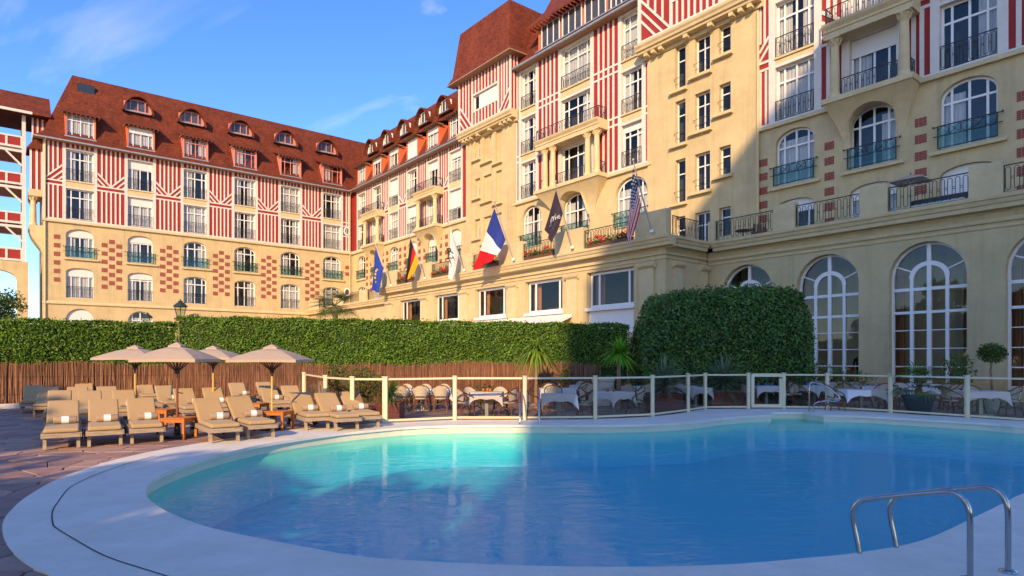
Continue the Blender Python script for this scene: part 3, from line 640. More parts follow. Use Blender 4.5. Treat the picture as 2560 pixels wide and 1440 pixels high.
# ---------------------------------------------------------------- the two stair pavilions
def pavilion(label, x0, x1, niches, winx, windows):
    P = main_thing('hotel_pavilion', label, 'building'); y = MY-0.15; cx = (x0+x1)/2; ops = []
    for xa, xb, za, zb, glass in niches: ops.append((xa, xb, za, zb))
    wall(M(), x0, x1, -0.1, 23.2, y, ops, 0.36).build('stone_wall', [STUCCO, STUCCO], P)
    for xs_ in (x0, x1): M().poly([(xs_, y, -0.1), (xs_, MY+0.5, -0.1), (xs_, MY+0.5, 23.2), (xs_, y, 23.2)]).build('side_wall', STUCCO, P)
    back = M()
    for xa, xb, za, zb, glass in niches:
        w = xb-xa
        if glass == 'win':
            window(P, (xa+xb)/2, za, w, zb-za, y+0.3, 0, TWO if w > 1 else ONE, (0.68,), FRAME, 0.075, curtain=-1)
            g = M(); r = w*0.62
            g.tube([(xa-0.05, y+0.05, za+0.75), (xa-0.02, y-0.12, za+0.74), ((xa+xb)/2, y-0.2, za+0.75), (xb-0.02, y-0.12, za+0.75), (xb, y+0.05, za+0.75)], 0.016, 5); g.tube([(xa, y+0.0, za+0.4), ((xa+xb)/2, y-0.15, za+0.38), (xb, y+0.0, za+0.4)], 0.014, 5); g.build('guard_rail', IRON, P)
        elif glass == 'slit':
            back.poly([(xa, y+0.24, za), (xb, y+0.24, za), (xb, y+0.24, zb), (xa, y+0.24, zb)])
            xs = xa+w*0.55; o = M().box(xs, xs+0.3, y+0.21, y+0.235, za+0.2, za+(zb-za)*0.6).build('window', ROOM, P)
            M().box(xs-0.06, xs, y+0.18, y+0.235, za+0.15, za+(zb-za)*0.62).build('frame', FRAME, o)
        else: back.poly([(xa, y+0.24, za), (xb, y+0.24, za), (xb, y+0.24, zb), (xa, y+0.24, zb)])
        if zb-za > 1.2: M().box(xa-0.35, xb+0.2, y-0.3, y+0.02, za-0.2, za-0.02).build('sill', TRIM, P)
    if back.f: back.build('niche_back', STUCCO, P)
    rooms(P, x0+0.1, x1-0.1, y, -0.1, 28, ())
    # big cornice on brackets
    yy = y
    pr = [(yy+0.02, 22.75), (yy-0.12, 22.75), (yy-0.14, 22.9), (yy-0.12, 23.0), (yy-0.62, 23.02), (yy-0.66, 23.16), (yy-0.78, 23.2), (yy-0.82, 23.34), (yy-0.92, 23.46), (yy-0.95, 23.6), (yy-0.6, 23.72), (yy+0.02, 23.72)]
    M().prism(pr, 'x', x0-0.45, x1+0.35).build('cornice', TRIM, P)
    for x in [x0+0.25+0.62*i for i in range(3)] + [x1-0.25-0.62*i for i in range(3)] + [n_[1]+0.42 for n_ in sorted(niches, key=lambda q: -q[3])[:3]][:0]: M().box(x-0.14, x+0.14, yy-0.58, yy, 22.78, 23.01).build('bracket', TRIM, P)
    tops = sorted([n_ for n_ in niches if n_[3] > 22.3], key=lambda q: q[0])
    for a_, b_ in zip(tops, tops[1:]): M().box((a_[1]+b_[0])/2-0.16, (a_[1]+b_[0])/2+0.16, yy-0.58, yy, 22.78, 23.01).build('bracket', TRIM, P)
    # jettied timber storey
    uy = MY-0.8; ux0, ux1 = x0-0.3, x1+0.25; wz = windows
    wall(M(), ux0, ux1, 23.7, 28.6, uy+0.03, [wz], 0.25).build('timbered_wall', [RED, WHITE], P)
    for xs_ in (ux0, ux1): M().poly([(xs_, uy+0.03, 23.7), (xs_, MY+1.5, 23.7), (xs_, MY+1.5, 28.6), (xs_, uy+0.03, 28.6)]).build('timbered_side', RED, P)
    for k in (0.25, 0.6): M().box(ux1-0.02, ux1+0.04, uy+k, uy+k+0.12, 23.7, 28.6).build('timber', WHITE, P)
    T = lambda p, q, w=0.15, t=0.05: timber(P, uy+0.03, p, q, w, t)
    for x in (ux0+0.12, ux1-0.12): T((x, 23.7), (x, 28.55), 0.26, 0.08)
    T((ux0, 23.8), (ux1, 23.8), 0.16, 0.07); a, b = wz[0]-0.15, wz[1]+0.15
    for x in (a, b): T((x, 23.85), (x, 28.5), 0.24, 0.07)
    for z in (wz[2]-0.09, wz[3]+0.09): T((a, z), (b, z), 0.16, 0.075)
    vtimbers(P, uy+0.03, spread(a, b, 7), 23.85, wz[2]-0.16); vtimbers(P, uy+0.03, spread(a, b, 7), wz[3]+0.16, 28.5)
    for (xa, xb, s) in ((ux0+0.24, a-0.1, -1), (b+0.1, ux1-0.24, 1)):
        base = xb if s < 0 else xa
        for o in (0, 0.62, 1.24):
            x_out = xa if s < 0 else xb
            w_ = abs(x_out-base)
            if w_ - o > 0.2: T((base+(o if s > 0 else -o), 23.86), (x_out, 23.9+(w_-o)*1.15), 0.15, 0.052)
        vtimbers(P, uy+0.03, spread(xa, xb, 3), lambda x: 23.95+abs(x-base)*1.15, 28.5)
    ow = window(P, (wz[0]+wz[1])/2, wz[2], wz[1]-wz[0], wz[3]-wz[2], uy+0.2, 0, FOUR, (), FRAME, 0.09, curtain=-1)
    # steep hipped roof
    ex0, ex1, ey, fy = ux0-1.0, ux1+0.75, uy-0.72, MY+10
    m = M(); zs = [(28.55, ex0, ex1, ey, fy), (29.3, ux0-0.55, ux1+0.1, uy-0.35, fy-0.7), (33.7, ux0-0.25, ux1-0.65, uy+0.35, fy-2)]
    m.rings([[(a_, c_, z_), (b_, c_, z_), (b_, d_, z_), (a_, d_, z_)] for z_, a_, b_, c_, d_ in zs]); m.build('roof', TILE, P)
    M().box(ex0, ex1, ey-0.05, uy+0.1, 28.44, 28.53).build('soffit', EAVE, P)
    M().box(ux1, ex1+0.02, uy+0.1, fy-4, 28.44, 28.53).build('soffit', EAVE, P)
    return P, ow, uy
st = []
for k, top in enumerate((22.72, 19.05, 15.1, 11.25)):
    for (c, w, b) in ((-25.89, 0.82, 2.95), (-24.18, 1.15, 2.5), (-22.54, 0.82, 1.85)):
        st.append((c-w/2, c+w/2, max(top-b, 8.5), top, 'win'))
P2, _, _ = pavilion('sunlit cream stair pavilion with three stepped columns of small windows', -28.65, -20.3, st, None, (-26.0, -22.6, 25.6, 27.2))
n1 = []
for k, top in enumerate((22.72, 19.0, 15.1)):
    n1 += [(-49.6, -48.75, top-1.85, top, 'slit'), (-48.2, -46.95, top-2.45, top, 'blank'), (-46.3, -45.4, top-2.95, top, 'blank')]
P1, ow1, uy1 = pavilion('cream stair pavilion with blind niches under a tall steep tiled roof', -51.1, -43.45, n1, None, (-48.95, -45.2, 25.2, 26.6))
M().box(-1.05, 1.85, -0.06, -0.02, 0.08, 1.36).build('shutter', BLIND, ow1)
# ---------------------------------------------------------------- central range
MS = main_thing('hotel_range', 'central red-striped hotel range with four-columned balcony above arched windows', 'building')
X0, X1 = -43.45, -28.65; cc = [(-41.78, 1.95), (-36.0, 3.3), (-30.22, 1.9)]
ops = [(c-w/2-0.05, c+w/2+0.05, 11.4, 14.95, 1.15 if i != 1 else 0.95) for i, (c, w) in enumerate(((-41.4, 2.5), (-36.0, 2.9), (-30.3, 2.9)))]
wall(M(), X0, X1, -0.1, 15.4, MY, ops).build('stone_wall', [STUCCO, STUCCO], MS)
ops = []
for c, w in cc: ops += [(c-w/2, c+w/2, *l) for l in (LV3, LV4, LV5)]
wall(M(), X0, X1, 15.4, 27.6, MY+0.03, ops).build('timbered_wall', [RED, WHITE], MS)
rooms(MS, X0+0.1, X1-0.1, MY, -0.1, 29, (11.3, 15.7, 19.55, 23.5, 27.4))
timber(MS, MY+0.03, (X0, 15.66), (X1, 15.66), 0.15, 0.062); band(MS, X0-0.4, -39.75, MY); band(MS, -32.45, X1+0.35, MY)
for (c, w) in ((-41.4, 2.5), (-36.0, 2.9), (-30.3, 2.9)): window(MS, c, 11.4, w, 3.5, MY+0.24, 1.1 if c != -36.0 else 0.92, FOUR, (0.62,), rail='ring', rh=1.1, ry=-0.42)
for j, (c, w) in enumerate(cc):
    for s in (-1, 1): timber(MS, MY+0.03, (c+s*(w/2+0.17), 15.58), (c+s*(w/2+0.17), 27.3), 0.34, 0.08)
    for l, u in ((LV3, LV4), (LV4, LV5)): M().box(c-w/2, c+w/2, MY-0.02, MY+0.28, l[1]+0.16, u[0]-0.04).build('apron', TRIM, MS); M().box(c-w/2, c+w/2, MY-0.14, MY+0.02, u[0]-0.14, u[0]-0.02).build('sill', TRIM, MS)
    for l in (LV3, LV4, LV5): timber(MS, MY+0.03, (c-w/2, l[1]+0.08), (c+w/2, l[1]+0.08), 0.17, 0.09)
    vtimbers(MS, MY+0.03, spread(c-w/2, c+w/2, 9 if w > 3 else 5), LV5[1]+0.17, 27.35, 0.15)
    for k, l in enumerate((LV3, LV4, LV5)):
        window(MS, c, l[0], w, l[1]-l[0], MY+0.26, 0, FOUR if w > 3 else (0, 0.3, 0.68, 1), rail=None if (j == 1 and k < 2) else 'loops', ry=-0.28, rh=1.1, blind=0.16 if (j == 2 and k == 0) else 0)
for xa, xb, n in ((-40.46, -38.0, 4), (-34.0, -31.5, 4)):
    vtimbers(MS, MY+0.03, spread(xa, xb, n), 15.6, 27.35, 0.17)
    for z in (19.1, 19.65, 23.05, 23.6): timber(MS, MY+0.03, (xa, z), (xb, z), 0.15, 0.056)
for xa, xb in ((-43.45, -43.05), (-29.05, -28.65)):
    timber(MS, MY+0.03, (xa+0.06 if xa < -40 else xb-0.06, 15.58), (xa+0.06 if xa < -40 else xb-0.06, 22.8), 0.12, 0.07)
    for z in (15.66, 19.1, 19.6, 22.75): timber(MS, MY+0.03, (xa, z), (xb, z), 0.15, 0.06)
oriel(MS, -36.1, 3.6, MY, 1.1, (-38.75, -37.8, -33.9, -32.95), 3.3, 1.45, ztop=18.95)
m = M(); m.add([(X0, MY-0.8, 27.15), (X1+0.3, MY-0.8, 27.15), (X1+0.3, MY-0.05, 27.75), (X0, MY-0.05, 27.75), (X1+0.3, MY+4.2, 35.2), (X0, MY+4.2, 35.2), (X1+0.3, MY+9, 27), (X0, MY+9, 27)], [(0,1,2,3),(3,2,4,5),(5,4,6,7)]); m.build('roof', TILE, MS)
M().prism([(MY-0.85, 27.02), (MY-0.70, 27.02), (MY-0.70, 27.17), (MY-0.85, 27.17)], 'x', X0+0.4, X1-0.3).build('gutter', ZINC, MS)
M().box(X0+0.4, X1-0.3, MY-0.70, MY+0.05, 27.04, 27.1).build('soffit', EAVE, MS)
ld = M(); ld.box(-40.55, -30.5, MY+0.05, MY+3.5, 27.7, 29.85); ld.build('dormer', ORANGE, MS)
for c in (-38.9, -36.35, -33.8, -31.4):
    M().box(c-1.12, c+1.12, MY-0.01, MY+0.04, 27.8, 29.8).build('dormer_recess', ROOM, MS); window(MS, c, 27.8, 2.24 if c < -32 else 1.6, 2.0, MY-0.09, 0, THREE, (), FRAME, 0.085)
M().box(-40.6, -30.4, MY-0.3, MY+0.05, 27.68, 27.78).build('dormer_sill', ZINC, MS)
M().prism([(MY-0.75, 29.9), (MY+3.6, 34.4), (MY+3.6, 34.25), (MY-0.75, 29.75)], 'x', -41.2, -30.0).build('dormer_roof', TILE, MS)
for i in range(26): M().box(-41.0+i*0.42, -40.9+i*0.42, MY-0.7, MY+0.1, 29.68, 29.78).build('rafter_end', ORANGE, MS)
M().tube([(X0+0.15, MY-0.75, 27.0), (X0+0.1, MY-0.4, 26.3), (X0+0.1, MY-0.12, 25.9), (X0+0.1, MY-0.12, 23.9)], 0.07, 8).build('drainpipe', TRIM, MS)
# ---------------------------------------------------------------- right range
RS = main_thing('hotel_range', 'shaded right-hand hotel range with brick patches and curved balcony above the terrace', 'building')
X0, X1 = -20.3, -2.5; RC = [-18.12, -13.93, -9.72, -5.5]; RW = 2.3
ops = []
for c in RC: ops += [(c-RW/2, c+RW/2, 11.85, 15.0, 0.75), (c-RW/2, c+RW/2, 8.4, 10.95, 0.42)]
wall(M(), X0, X1, -0.1, 15.4, MY, ops).build('stone_wall', [STUCCO, STUCCO], RS)
ops = []
for c in RC: ops += [(c-RW/2, c+RW/2, LV3[0]-0.1, LV3[1]), (c-RW/2, c+RW/2, LV4[0]-0.2, LV4[1]-0.1), (c-RW/2, c+RW/2, *LV5)]
wall(M(), X0, X1, 15.4, 27.6, MY+0.03, ops).build('timbered_wall', [RED, WHITE], RS)
rooms(RS, X0+0.1, X1, MY, -0.1, 29, (8.3, 11.75, 15.6, 19.35, 23.5, 27.4))
timber(RS, MY+0.03, (X0, 15.64), (X1, 15.64), 0.11, 0.062); band(RS, X0-0.05, -16.05, MY); band(RS, -11.85, X1, MY)
for i, c in enumerate(RC):
    for s in (-1, 1): timber(RS, MY+0.03, (c+s*(RW/2+0.2), 15.58), (c+s*(RW/2+0.2), 27.3), 0.40, 0.08)
    for za, zb in ((LV3[1]+0.16, LV4[0]-0.24), (LV4[1]+0.06, LV5[0]-0.04)): M().box(c-RW/2, c+RW/2, MY-0.02, MY+0.28, za, zb).build('apron', TRIM, RS)
    for z in (LV3[1]+0.08, LV4[1]-0.02, LV5[1]+0.08): timber(RS, MY+0.03, (c-RW/2, z), (c+RW/2, z), 0.17, 0.09)
    M().box(c-RW/2, c+RW/2, MY-0.12, MY+0.02, LV4[0]-0.34, LV4[0]-0.22).build('sill', TRIM, RS)
    ori = i == 1
    window(RS, c, LV3[0]-0.1, RW, 3.15, MY+0.26, rail=None if ori else 'loops', ry=-0.28, rh=1.15, blind=0.3 if ori else 0)
    window(RS, c, LV4[0]-0.2, RW, 3.2, MY+0.26, rail=None if ori else 'loops', ry=-0.28, rh=1.15)
    window(RS, c, LV5[0], RW, 3.2, MY+0.26)
    window(RS, c, 11.85, RW, 3.15, MY+0.24, 0.75, FOUR, (0.70,), rail='ring', rh=1.1, ry=-0.42)
    window(RS, c, 8.4, RW, 2.55, MY+0.24, 0.42, blind=0.75 if i == 2 else 0.28)
    sill(RS, c, RW+0.75, MY, 11.76)
    if i < 3:
        xa, xb = c+RW/2+0.4, RC[i+1]-RW/2-0.4
        vtimbers(RS, MY+0.03, spread(xa, xb, 2), 15.6, 19.0, 0.2)
        for z in (19.1, 19.55): timber(RS, MY+0.03, (xa, z), (xb, z), 0.16, 0.056)
        for o in (0, 0.6): timber(RS, MY+0.03, (xa, 21.0-o), (xb, 20.1-o*0.8), 0.18, 0.052)
        vtimbers(RS, MY+0.03, spread(xa, xb, 2), lambda x: 21.0-(x-xa)*0.9/(xb-xa), 27.3, 0.2)
        for k in range(6): patch(RS, (xa+xb)/2+(-0.12, 0.14, 0)[i], 13.45-0.84*k, MY)
vtimbers(RS, MY+0.03, [-20.22, -19.87], 15.6, 18.9, 0.13)
for z in (19.0, 19.45): timber(RS, MY+0.03, (-20.3, z), (-19.67, z), 0.15, 0.056)
for o in (0, 0.55): timber(RS, MY+0.03, (-20.3, 19.55+o), (-19.67, 20.35+o), 0.14, 0.053)
vtimbers(RS, MY+0.03, [-20.22, -19.95], 20.6, 27.3, 0.12)
for k in range(6): patch(RS, -20.02, 13.45-0.84*k, MY)
oriel(RS, -13.85, 2.15, MY, 1.1, (-15.5, -12.15), 2.3, 1.15, ztop=18.85)
M().tube([(X0+0.02, MY-0.2, 8.4), (X0+0.02, MY-0.2, 22.6)], 0.075, 8).build('drainpipe', TRIM, RS)
m = M(); m.add([(X0, MY-0.8, 27.15), (X1, MY-0.8, 27.15), (X1, MY-0.05, 27.75), (X0, MY-0.05, 27.75), (X1, MY+4.2, 35.2), (X0, MY+4.2, 35.2), (X1, MY+9, 27), (X0, MY+9, 27)], [(0,1,2,3),(3,2,4,5),(5,4,6,7)]); m.build('roof', TILE, RS)
# ---------------------------------------------------------------- ground floor: arcade hall, projecting salon, terrace parapet
CORN = lambda y, z: [(y+0.05, z-0.62), (y-0.04, z-0.62), (y-0.05, z-0.55), (y-0.42, z-0.53), (y-0.44, z-0.36), (y-0.5, z-0.33), (y-0.56, z-0.18), (y-0.62, z-0.14), (y-0.64, z), (y+0.05, z)]
TZ = 8.36
ARC = main_thing('dining_hall', 'cream ground-floor hall with tall white arched windows under the terrace', 'building')
AC = [-19.07, -14.70, -10.32, -5.94]; AW = 3.05
ops = [(c-AW/2, c+AW/2, 0.4, 6.92, 1.5) for c in AC]
wall(M(), -21.5, -2.5, -0.1, TZ-0.5, 0, ops, 0.45).build('wall', [STUCCO, STUCCO], ARC)
M().prism([(0.02, 7.10), (-0.05, 7.10), (-0.07, 7.16), (-0.05, 7.2), (0.02, 7.2)], 'x', -21.4, -2.5).build('string_course', TRIM, ARC)
M().prism([(0.02, 7.34), (-0.10, 7.34), (-0.12, 7.42), (-0.06, 7.5), (0.02, 7.5)], 'x', -21.4, -2.5).build('string_course', TRIM, ARC)
M().prism(CORN(0, TZ), 'x', -20.9, -2.5).build('cornice', TRIM, ARC)
M().box(-43.4, -2.5, 0.03, 3.6, TZ-0.25, TZ-0.04).build('terrace_floor', TRIM, ARC)
def arched_door(cx, k):
    w, h = AW, 6.52; fw = 0.10; zs = 4.45; top = h; rise = 1.5; hw = w/2
    m = M(); al = arch_line(-hw, hw, h, rise, 20); il = arch_line(-hw+fw, hw-fw, h-fw, rise-0.06, 20)
    for i in range(20):
        a, b, c, d = al[i], al[i+1], il[i+1], il[i]
        m.add([(a[0],0,a[1]),(b[0],0,b[1]),(c[0],0,c[1]),(d[0],0,d[1]),(c[0],0.12,c[1]),(d[0],0.12,d[1])], [(0,1,2,3),(3,2,4,5)])
    for s in (-1, 1): m.box(min(s*hw, s*(hw-fw)), max(s*hw, s*(hw-fw)), 0, 0.12, 0, h-rise)
    xi = hw*0.46
    for s in (-1, 1): m.box(s*xi-0.07, s*xi+0.07, -0.02, 0.11, 0, 4.95)
    m.box(-0.085, 0.085, -0.03, 0.12, 0, h-0.05)
    for z, t in ((0.08, 0.16), (0.93, 0.05), (1.75, 0.04), (2.58, 0.04), (3.4, 0.12), (zs, 0.14)): m.box(-hw+fw, hw-fw, 0.0 if t < 0.1 else -0.015, 0.1, z-t/2, z+t/2)
    ia = [(-xi+0.0, zs)] + [(-xi*math.cos(math.pi*i/16), 4.95+0.62*math.sin(math.pi*i/16)) for i in range(17)]
    oa = [((xi+0.10)*-math.cos(math.pi*i/16), 4.95+0.74*math.sin(math.pi*i/16)) for i in range(17)]; ib = [((xi-0.09)*-math.cos(math.pi*i/16), 4.95+0.54*math.sin(math.pi*i/16)) for i in range(17)]
    for i in range(16):
        a, b, c, d = oa[i], oa[i+1], ib[i+1], ib[i]
        m.add([(a[0],-0.02,a[1]),(b[0],-0.02,b[1]),(c[0],-0.02,c[1]),(d[0],-0.02,d[1]),(c[0],0.1,c[1]),(d[0],0.1,d[1]),(a[0],0.1,a[1]),(b[0],0.1,b[1])], [(0,1,2,3),(3,2,4,5),(6,7,1,0)])
    for s in (-1, 1): m.bar((s*xi*0.95, 0.04, 5.25), (s*(hw-0.12)*0.96, 0.04, 5.55), 0.06, 0.06, Vector((0,1,0)))
    o = m.build('arched_window', FRAME, ARC, (cx, 0.36, 0.4))
    xs = [-hw+fw, -xi, 0, xi, hw-fw]; zz = [0.1, 0.93, 1.75, 2.58, 3.4, zs]
    for i in range(4):
        for j in range(5): M().poly([(xs[i],0.06,zz[j]),(xs[i+1],0.06,zz[j]),(xs[i+1],0.06,zz[j+1]),(xs[i],0.06,zz[j+1])]).build('pane', PANE, o)
    hd = lambda x: h-rise+rise*math.sqrt(max(0, 1-(x/hw)**2))
    for i in range(4):
        q = [xs[i]+(xs[i+1]-xs[i])*t/5 for t in range(6)]
        M().poly([(xs[i],0.06,zs),(xs[i+1],0.06,zs)]+[(x,0.06,max(zs+0.05, hd(x)-0.06)) for x in q[::-1]]).build('pane', PANE, o)
    return o
for k, c in enumerate(AC): arched_door(c, k)
# the room behind the arches: panelled back wall, curtains, pictures, sconces
WOOD = mat('dark_wood', (0.13, 0.055, 0.025), 0.5, 0.35, 4, stretch=(8, 8, 1)); PAPER = mat('taupe_wall', (0.15, 0.11, 0.08), 0.9, 0.06, 2)
CARP = mat('dark_carpet', (0.06, 0.03, 0.025), 0.95, 0.2, 6); DRAPE = mat('ochre_drape', (0.36, 0.15, 0.06), 0.9, 0.2, 3, stretch=(14, 14, 0.5))
m = M(); m.poly([(-21.4,5.6,0),(-2.5,5.6,0),(-2.5,5.6,7.6),(-21.4,5.6,7.6)]); m.poly([(-21.4,0.5,7.6),(-21.4,5.6,7.6),(-2.5,5.6,7.6),(-2.5,0.5,7.6)]); m.poly([(-21.4,0.5,0),(-21.4,5.6,0),(-21.4,5.6,7.6),(-21.4,0.5,7.6)]); m.poly([(-2.5,0.5,0),(-2.5,5.6,0),(-2.5,5.6,7.6),(-2.5,0.5,7.6)]); m.build('room_wall', PAPER, ARC)
M().box(-21.4, -2.5, 0.46, 5.6, 0.0, 0.3).build('room_floor', CARP, ARC)
for x in (-21.0, -16.9, -12.5, -8.1, -3.7):
    M().box(x-0.35, x+0.35, 5.1, 5.58, 0.3, 7.5).build('pilaster', WOOD, ARC); M().box(x-0.45, x+0.45, 5.0, 5.58, 5.3, 5.7).build('pilaster_cap', WOOD, ARC)
M().box(-21.3, -2.6, 5.45, 5.58, 0.3, 1.5).build('wainscot', WOOD, ARC)
for c in AC:
    for s in (-1, 1):
        q = M(); pts = [(c+s*(AW/2+0.12-0.5*t/16), 0.95+0.06*math.sin(t*1.9)) for t in range(17)]
        for t in range(16): q.poly([(pts[t][0],pts[t][1],0.35),(pts[t+1][0],pts[t+1][1],0.35),(pts[t+1][0],pts[t+1][1],5.6),(pts[t][0],pts[t][1],5.6)])
        q.build('drape', DRAPE, ARC, smooth=True)
PICT = mat('charcoal_print', (0.12, 0.12, 0.13), 0.5, 0.9, 2.2, c2=(0.55, 0.53, 0.50)); MATTE = mat('picture_mount', (0.62, 0.58, 0.50), 0.8, 0.03)
for (x, z, w, h) in ((-19.6, 2.6, 1.0, 1.3), (-15.0, 2.7, 1.1, 1.4), (-14.0, 1.9, 0.9, 0.8), (-10.9, 2.9, 1.1, 1.5), (-10.5, 1.3, 1.3, 0.8), (-6.9, 3.0, 1.6, 1.3), (-6.6, 1.3, 1.4, 0.8)):
    p = tag(M().box(-w/2, w/2, 0, 0.06, -h/2, h/2).build('picture', WOOD, None), 'framed charcoal picture on the dining hall back wall', 'picture', 'pictures in the dining hall')
    p.location = Matrix.Rotation(MAIN_R, 4, 'Z') @ Vector((x, 5.36, z)) + MAIN_O; p.rotation_euler = (0, 0, MAIN_R)
    M().box(-w/2+0.05, w/2-0.05, -0.004, 0.02, -h/2+0.05, h/2-0.05).build('mount', MATTE, p); M().box(-w/2+0.16, w/2-0.16, -0.009, 0.02, -h/2+0.16, h/2-0.16).build('print', PICT, p)
BULB, bn_, bl_, bb_ = nodes('candle_bulb'); bb_.inputs['Emission Color'].default_value = (1, 0.55, 0.22, 1); bb_.inputs['Emission Strength'].default_value = 9; BRASS = mat('brass', (0.5, 0.30, 0.10), 0.35, 0.1, metal=0.9)
for i, (x, y_, z) in enumerate(((-16.9, 4.7, 3.3), (-13.1, 3.6, 3.6), (-8.1, 4.7, 3.35), (-12.5, 4.7, 2.1))):
    t = thing('wall_lamp', 'small lit candle lamp glowing inside the dining hall', 'lamp', Matrix.Rotation(MAIN_R, 4, 'Z') @ Vector((x, y_, z)) + MAIN_O, MAIN_R, 'candle lamps in the dining hall')
    b = M(); b.tube([(-0.22, 0, 0.1), (-0.2, 0, -0.05), (0, 0, -0.12), (0.2, 0, -0.05), (0.22, 0, 0.1)], 0.02, 6); b.tube([(0, 0.0, -0.12), (0, 0.3, -0.2)], 0.025, 6); b.lathe([(0.02, -0.3), (0.08, -0.24), (0.03, -0.12)], 10); b.build('bracket', BRASS, t)
    for s in (-0.22, 0, 0.22):
        M().lathe([(0.018, 0), (0.02, 0.14)], 8, (s, 0, 0.1 if s else -0.1)).build('candle', MATTE, t); M().lathe([(0.006, 0), (0.03, 0.04), (0.022, 0.09), (0.004, 0.14)], 8, (s, 0, 0.24 if s else 0.04)).build('bulb', BULB, t)
# projecting salon with the flag terrace on its roof
SAL = main_thing('salon_block', 'single-storey cream salon block with pilasters and wide windows carrying the flag terrace', 'building')
SX0, SX1, SY = -54.1, -21.55, -3.9; SC = [-25.65-5.92*i for i in range(5)]; SWd = 3.5
ops = [(c-SWd/2-0.12, c+SWd/2+0.12, 3.2 if i == 0 else 2.4, 7.0) for i, c in enumerate(SC)]
wall(M(), SX0, SX1, -0.1, TZ-0.5, SY, ops, 0.5).build('wall', [STUCCO, STUCCO], SAL)
for xs_, ye_ in ((SX1, 0.5), (SX0, 3.5)): M().poly([(xs_, SY, -0.1), (xs_, ye_, -0.1), (xs_, ye_, TZ-0.5), (xs_, SY, TZ-0.5)]).build('side_wall', STUCCO, SAL)
M().prism(CORN(SY, TZ), 'x', SX0-0.6, SX1+0.64).build('cornice', TRIM, SAL)
pr = [(-p[0]+SY, p[1]) for p in CORN(0, TZ)]
m = M(); m.prism([(SX1+(-q[0]), q[1]) for q in CORN(0, TZ)], 'y', SY-0.02, -0.6); m.build('cornice', TRIM, SAL)
M().box(SX0, SX1-0.02, SY+0.03, 3.6, TZ-0.25, TZ-0.05).build('terrace_floor', TRIM, SAL)
for z, o in ((7.18, 0.06), (7.42, 0.12)): M().box(SX0-0.05, SX1+o, SY-o, SY+0.02, z, z+0.07).build('string_course', TRIM, SAL)
for z, o in ((7.18, 0.06), (7.42, 0.12)): M().box(SX1-0.02, SX1+o, SY+0.02, -0.02, z, z+0.07).build('string_course', TRIM, SAL)
def pilaster(x, y, w, along):
    m = M(); 
    if along: m.box(x-w/2, x+w/2, y-0.16, y+0.02, 0, 6.72); m.prism([(y-0.14, 6.72), (y-0.30, 6.86), (y-0.33, 7.0), (y-0.16, 7.12), (y+0.02, 7.12), (y+0.02, 6.72)], 'x', x-w/2-0.12, x+w/2+0.12)
    else: m.box(y-0.02, y+0.16, x-w/2, x+w/2, 0, 6.72); m.prism([(y+0.14, 6.72), (y+0.30, 6.86), (y+0.33, 7.0), (y+0.16, 7.12), (y-0.02, 7.12), (y-0.02, 6.72)], 'y', x-w/2-0.12, x+w/2+0.12)
    m.build('pilaster', TRIM, SAL)
for x in (-22.75, -28.72, -34.72, -40.75, -46.8, -53.0): pilaster(x, SY, 0.95, True)
pilaster(-2.9, SX1, 0.75, False); pilaster(-0.45, SX1, 0.55, False)
for i, c in enumerate(SC):
    window(SAL, c, 4.85, SWd+0.1, 2.12, SY+0.3, 0, (0, 0.2, 0.86, 1), (), FRAME, 0.14, curtain=-1)
    M().box(c-SWd/2-0.2, c+SWd/2+0.2, SY-0.08, SY+0.32, 4.62, 4.82).build('sill', FRAME, SAL)
    M().box(c-SWd/2-0.1, c+SWd/2+0.1, SY+0.2, SY+0.3, 2.4 if i else 3.2, 4.62).build('apron_panel', FRAME, SAL)
    q = M(); n = 12; pts = [(c-SWd/2+0.05+0.7*t/n, SY+0.7+0.05*math.sin(t*2.2)) for t in range(n+1)]
    for t in range(n): q.poly([(pts[t][0],pts[t][1],4.7),(pts[t+1][0],pts[t+1][1],4.7),(pts[t+1][0],pts[t+1][1],6.95),(pts[t][0],pts[t][1],6.95)])
    q.build('drape', DRAPE, SAL, smooth=True)
    q = M(); pts = [(c+SWd/2-0.05-0.35*t/n, SY+0.7+0.05*math.sin(t*2.2)) for t in range(n+1)]
    for t in range(n): q.poly([(pts[t][0],pts[t][1],4.7),(pts[t+1][0],pts[t+1][1],4.7),(pts[t+1][0],pts[t+1][1],6.95),(pts[t][0],pts[t][1],6.95)])
    q.build('drape', CARP, SAL, smooth=True)
M().poly([(SX0+0.1, SY+3, 0), (SX1-0.1, SY+3, 0), (SX1-0.1, SY+3, 7.8), (SX0+0.1, SY+3, 7.8)]).build('interior_wall', ROOM, SAL)
# lower stretch between salon and wing
LOW = main_thing('garden_wall_range', 'low cream wall with small arch between the salon block and the wing', 'building')
wall(M(), -77.1, SX0, -0.1, 7.6, -2.2, [(-60.2, -57.4, 2.5, 5.9, 1.3), (-67.5, -64.7, 2.5, 5.9, 1.3)], 0.4).build('wall', [STUCCO, STUCCO], LOW)
for c in (-58.8, -66.1): window(LOW, c, 2.5, 2.8, 3.4, -1.9, 1.28)
M().poly([(-77, 0.5, 0), (SX0, 0.5, 0), (SX0, 0.5, 7.5), (-77, 0.5, 7.5)]).build('interior_wall', ROOM, LOW)
M().prism([(p[0], p[1]) for p in CORN(-2.2, 7.75)], 'x', -77.0, SX0+0.0).build('cornice', TRIM, LOW)
M().box(-77.0, SX0, -2.15, 3.6, 7.5, 7.7).build('terrace_floor', TRIM, LOW)
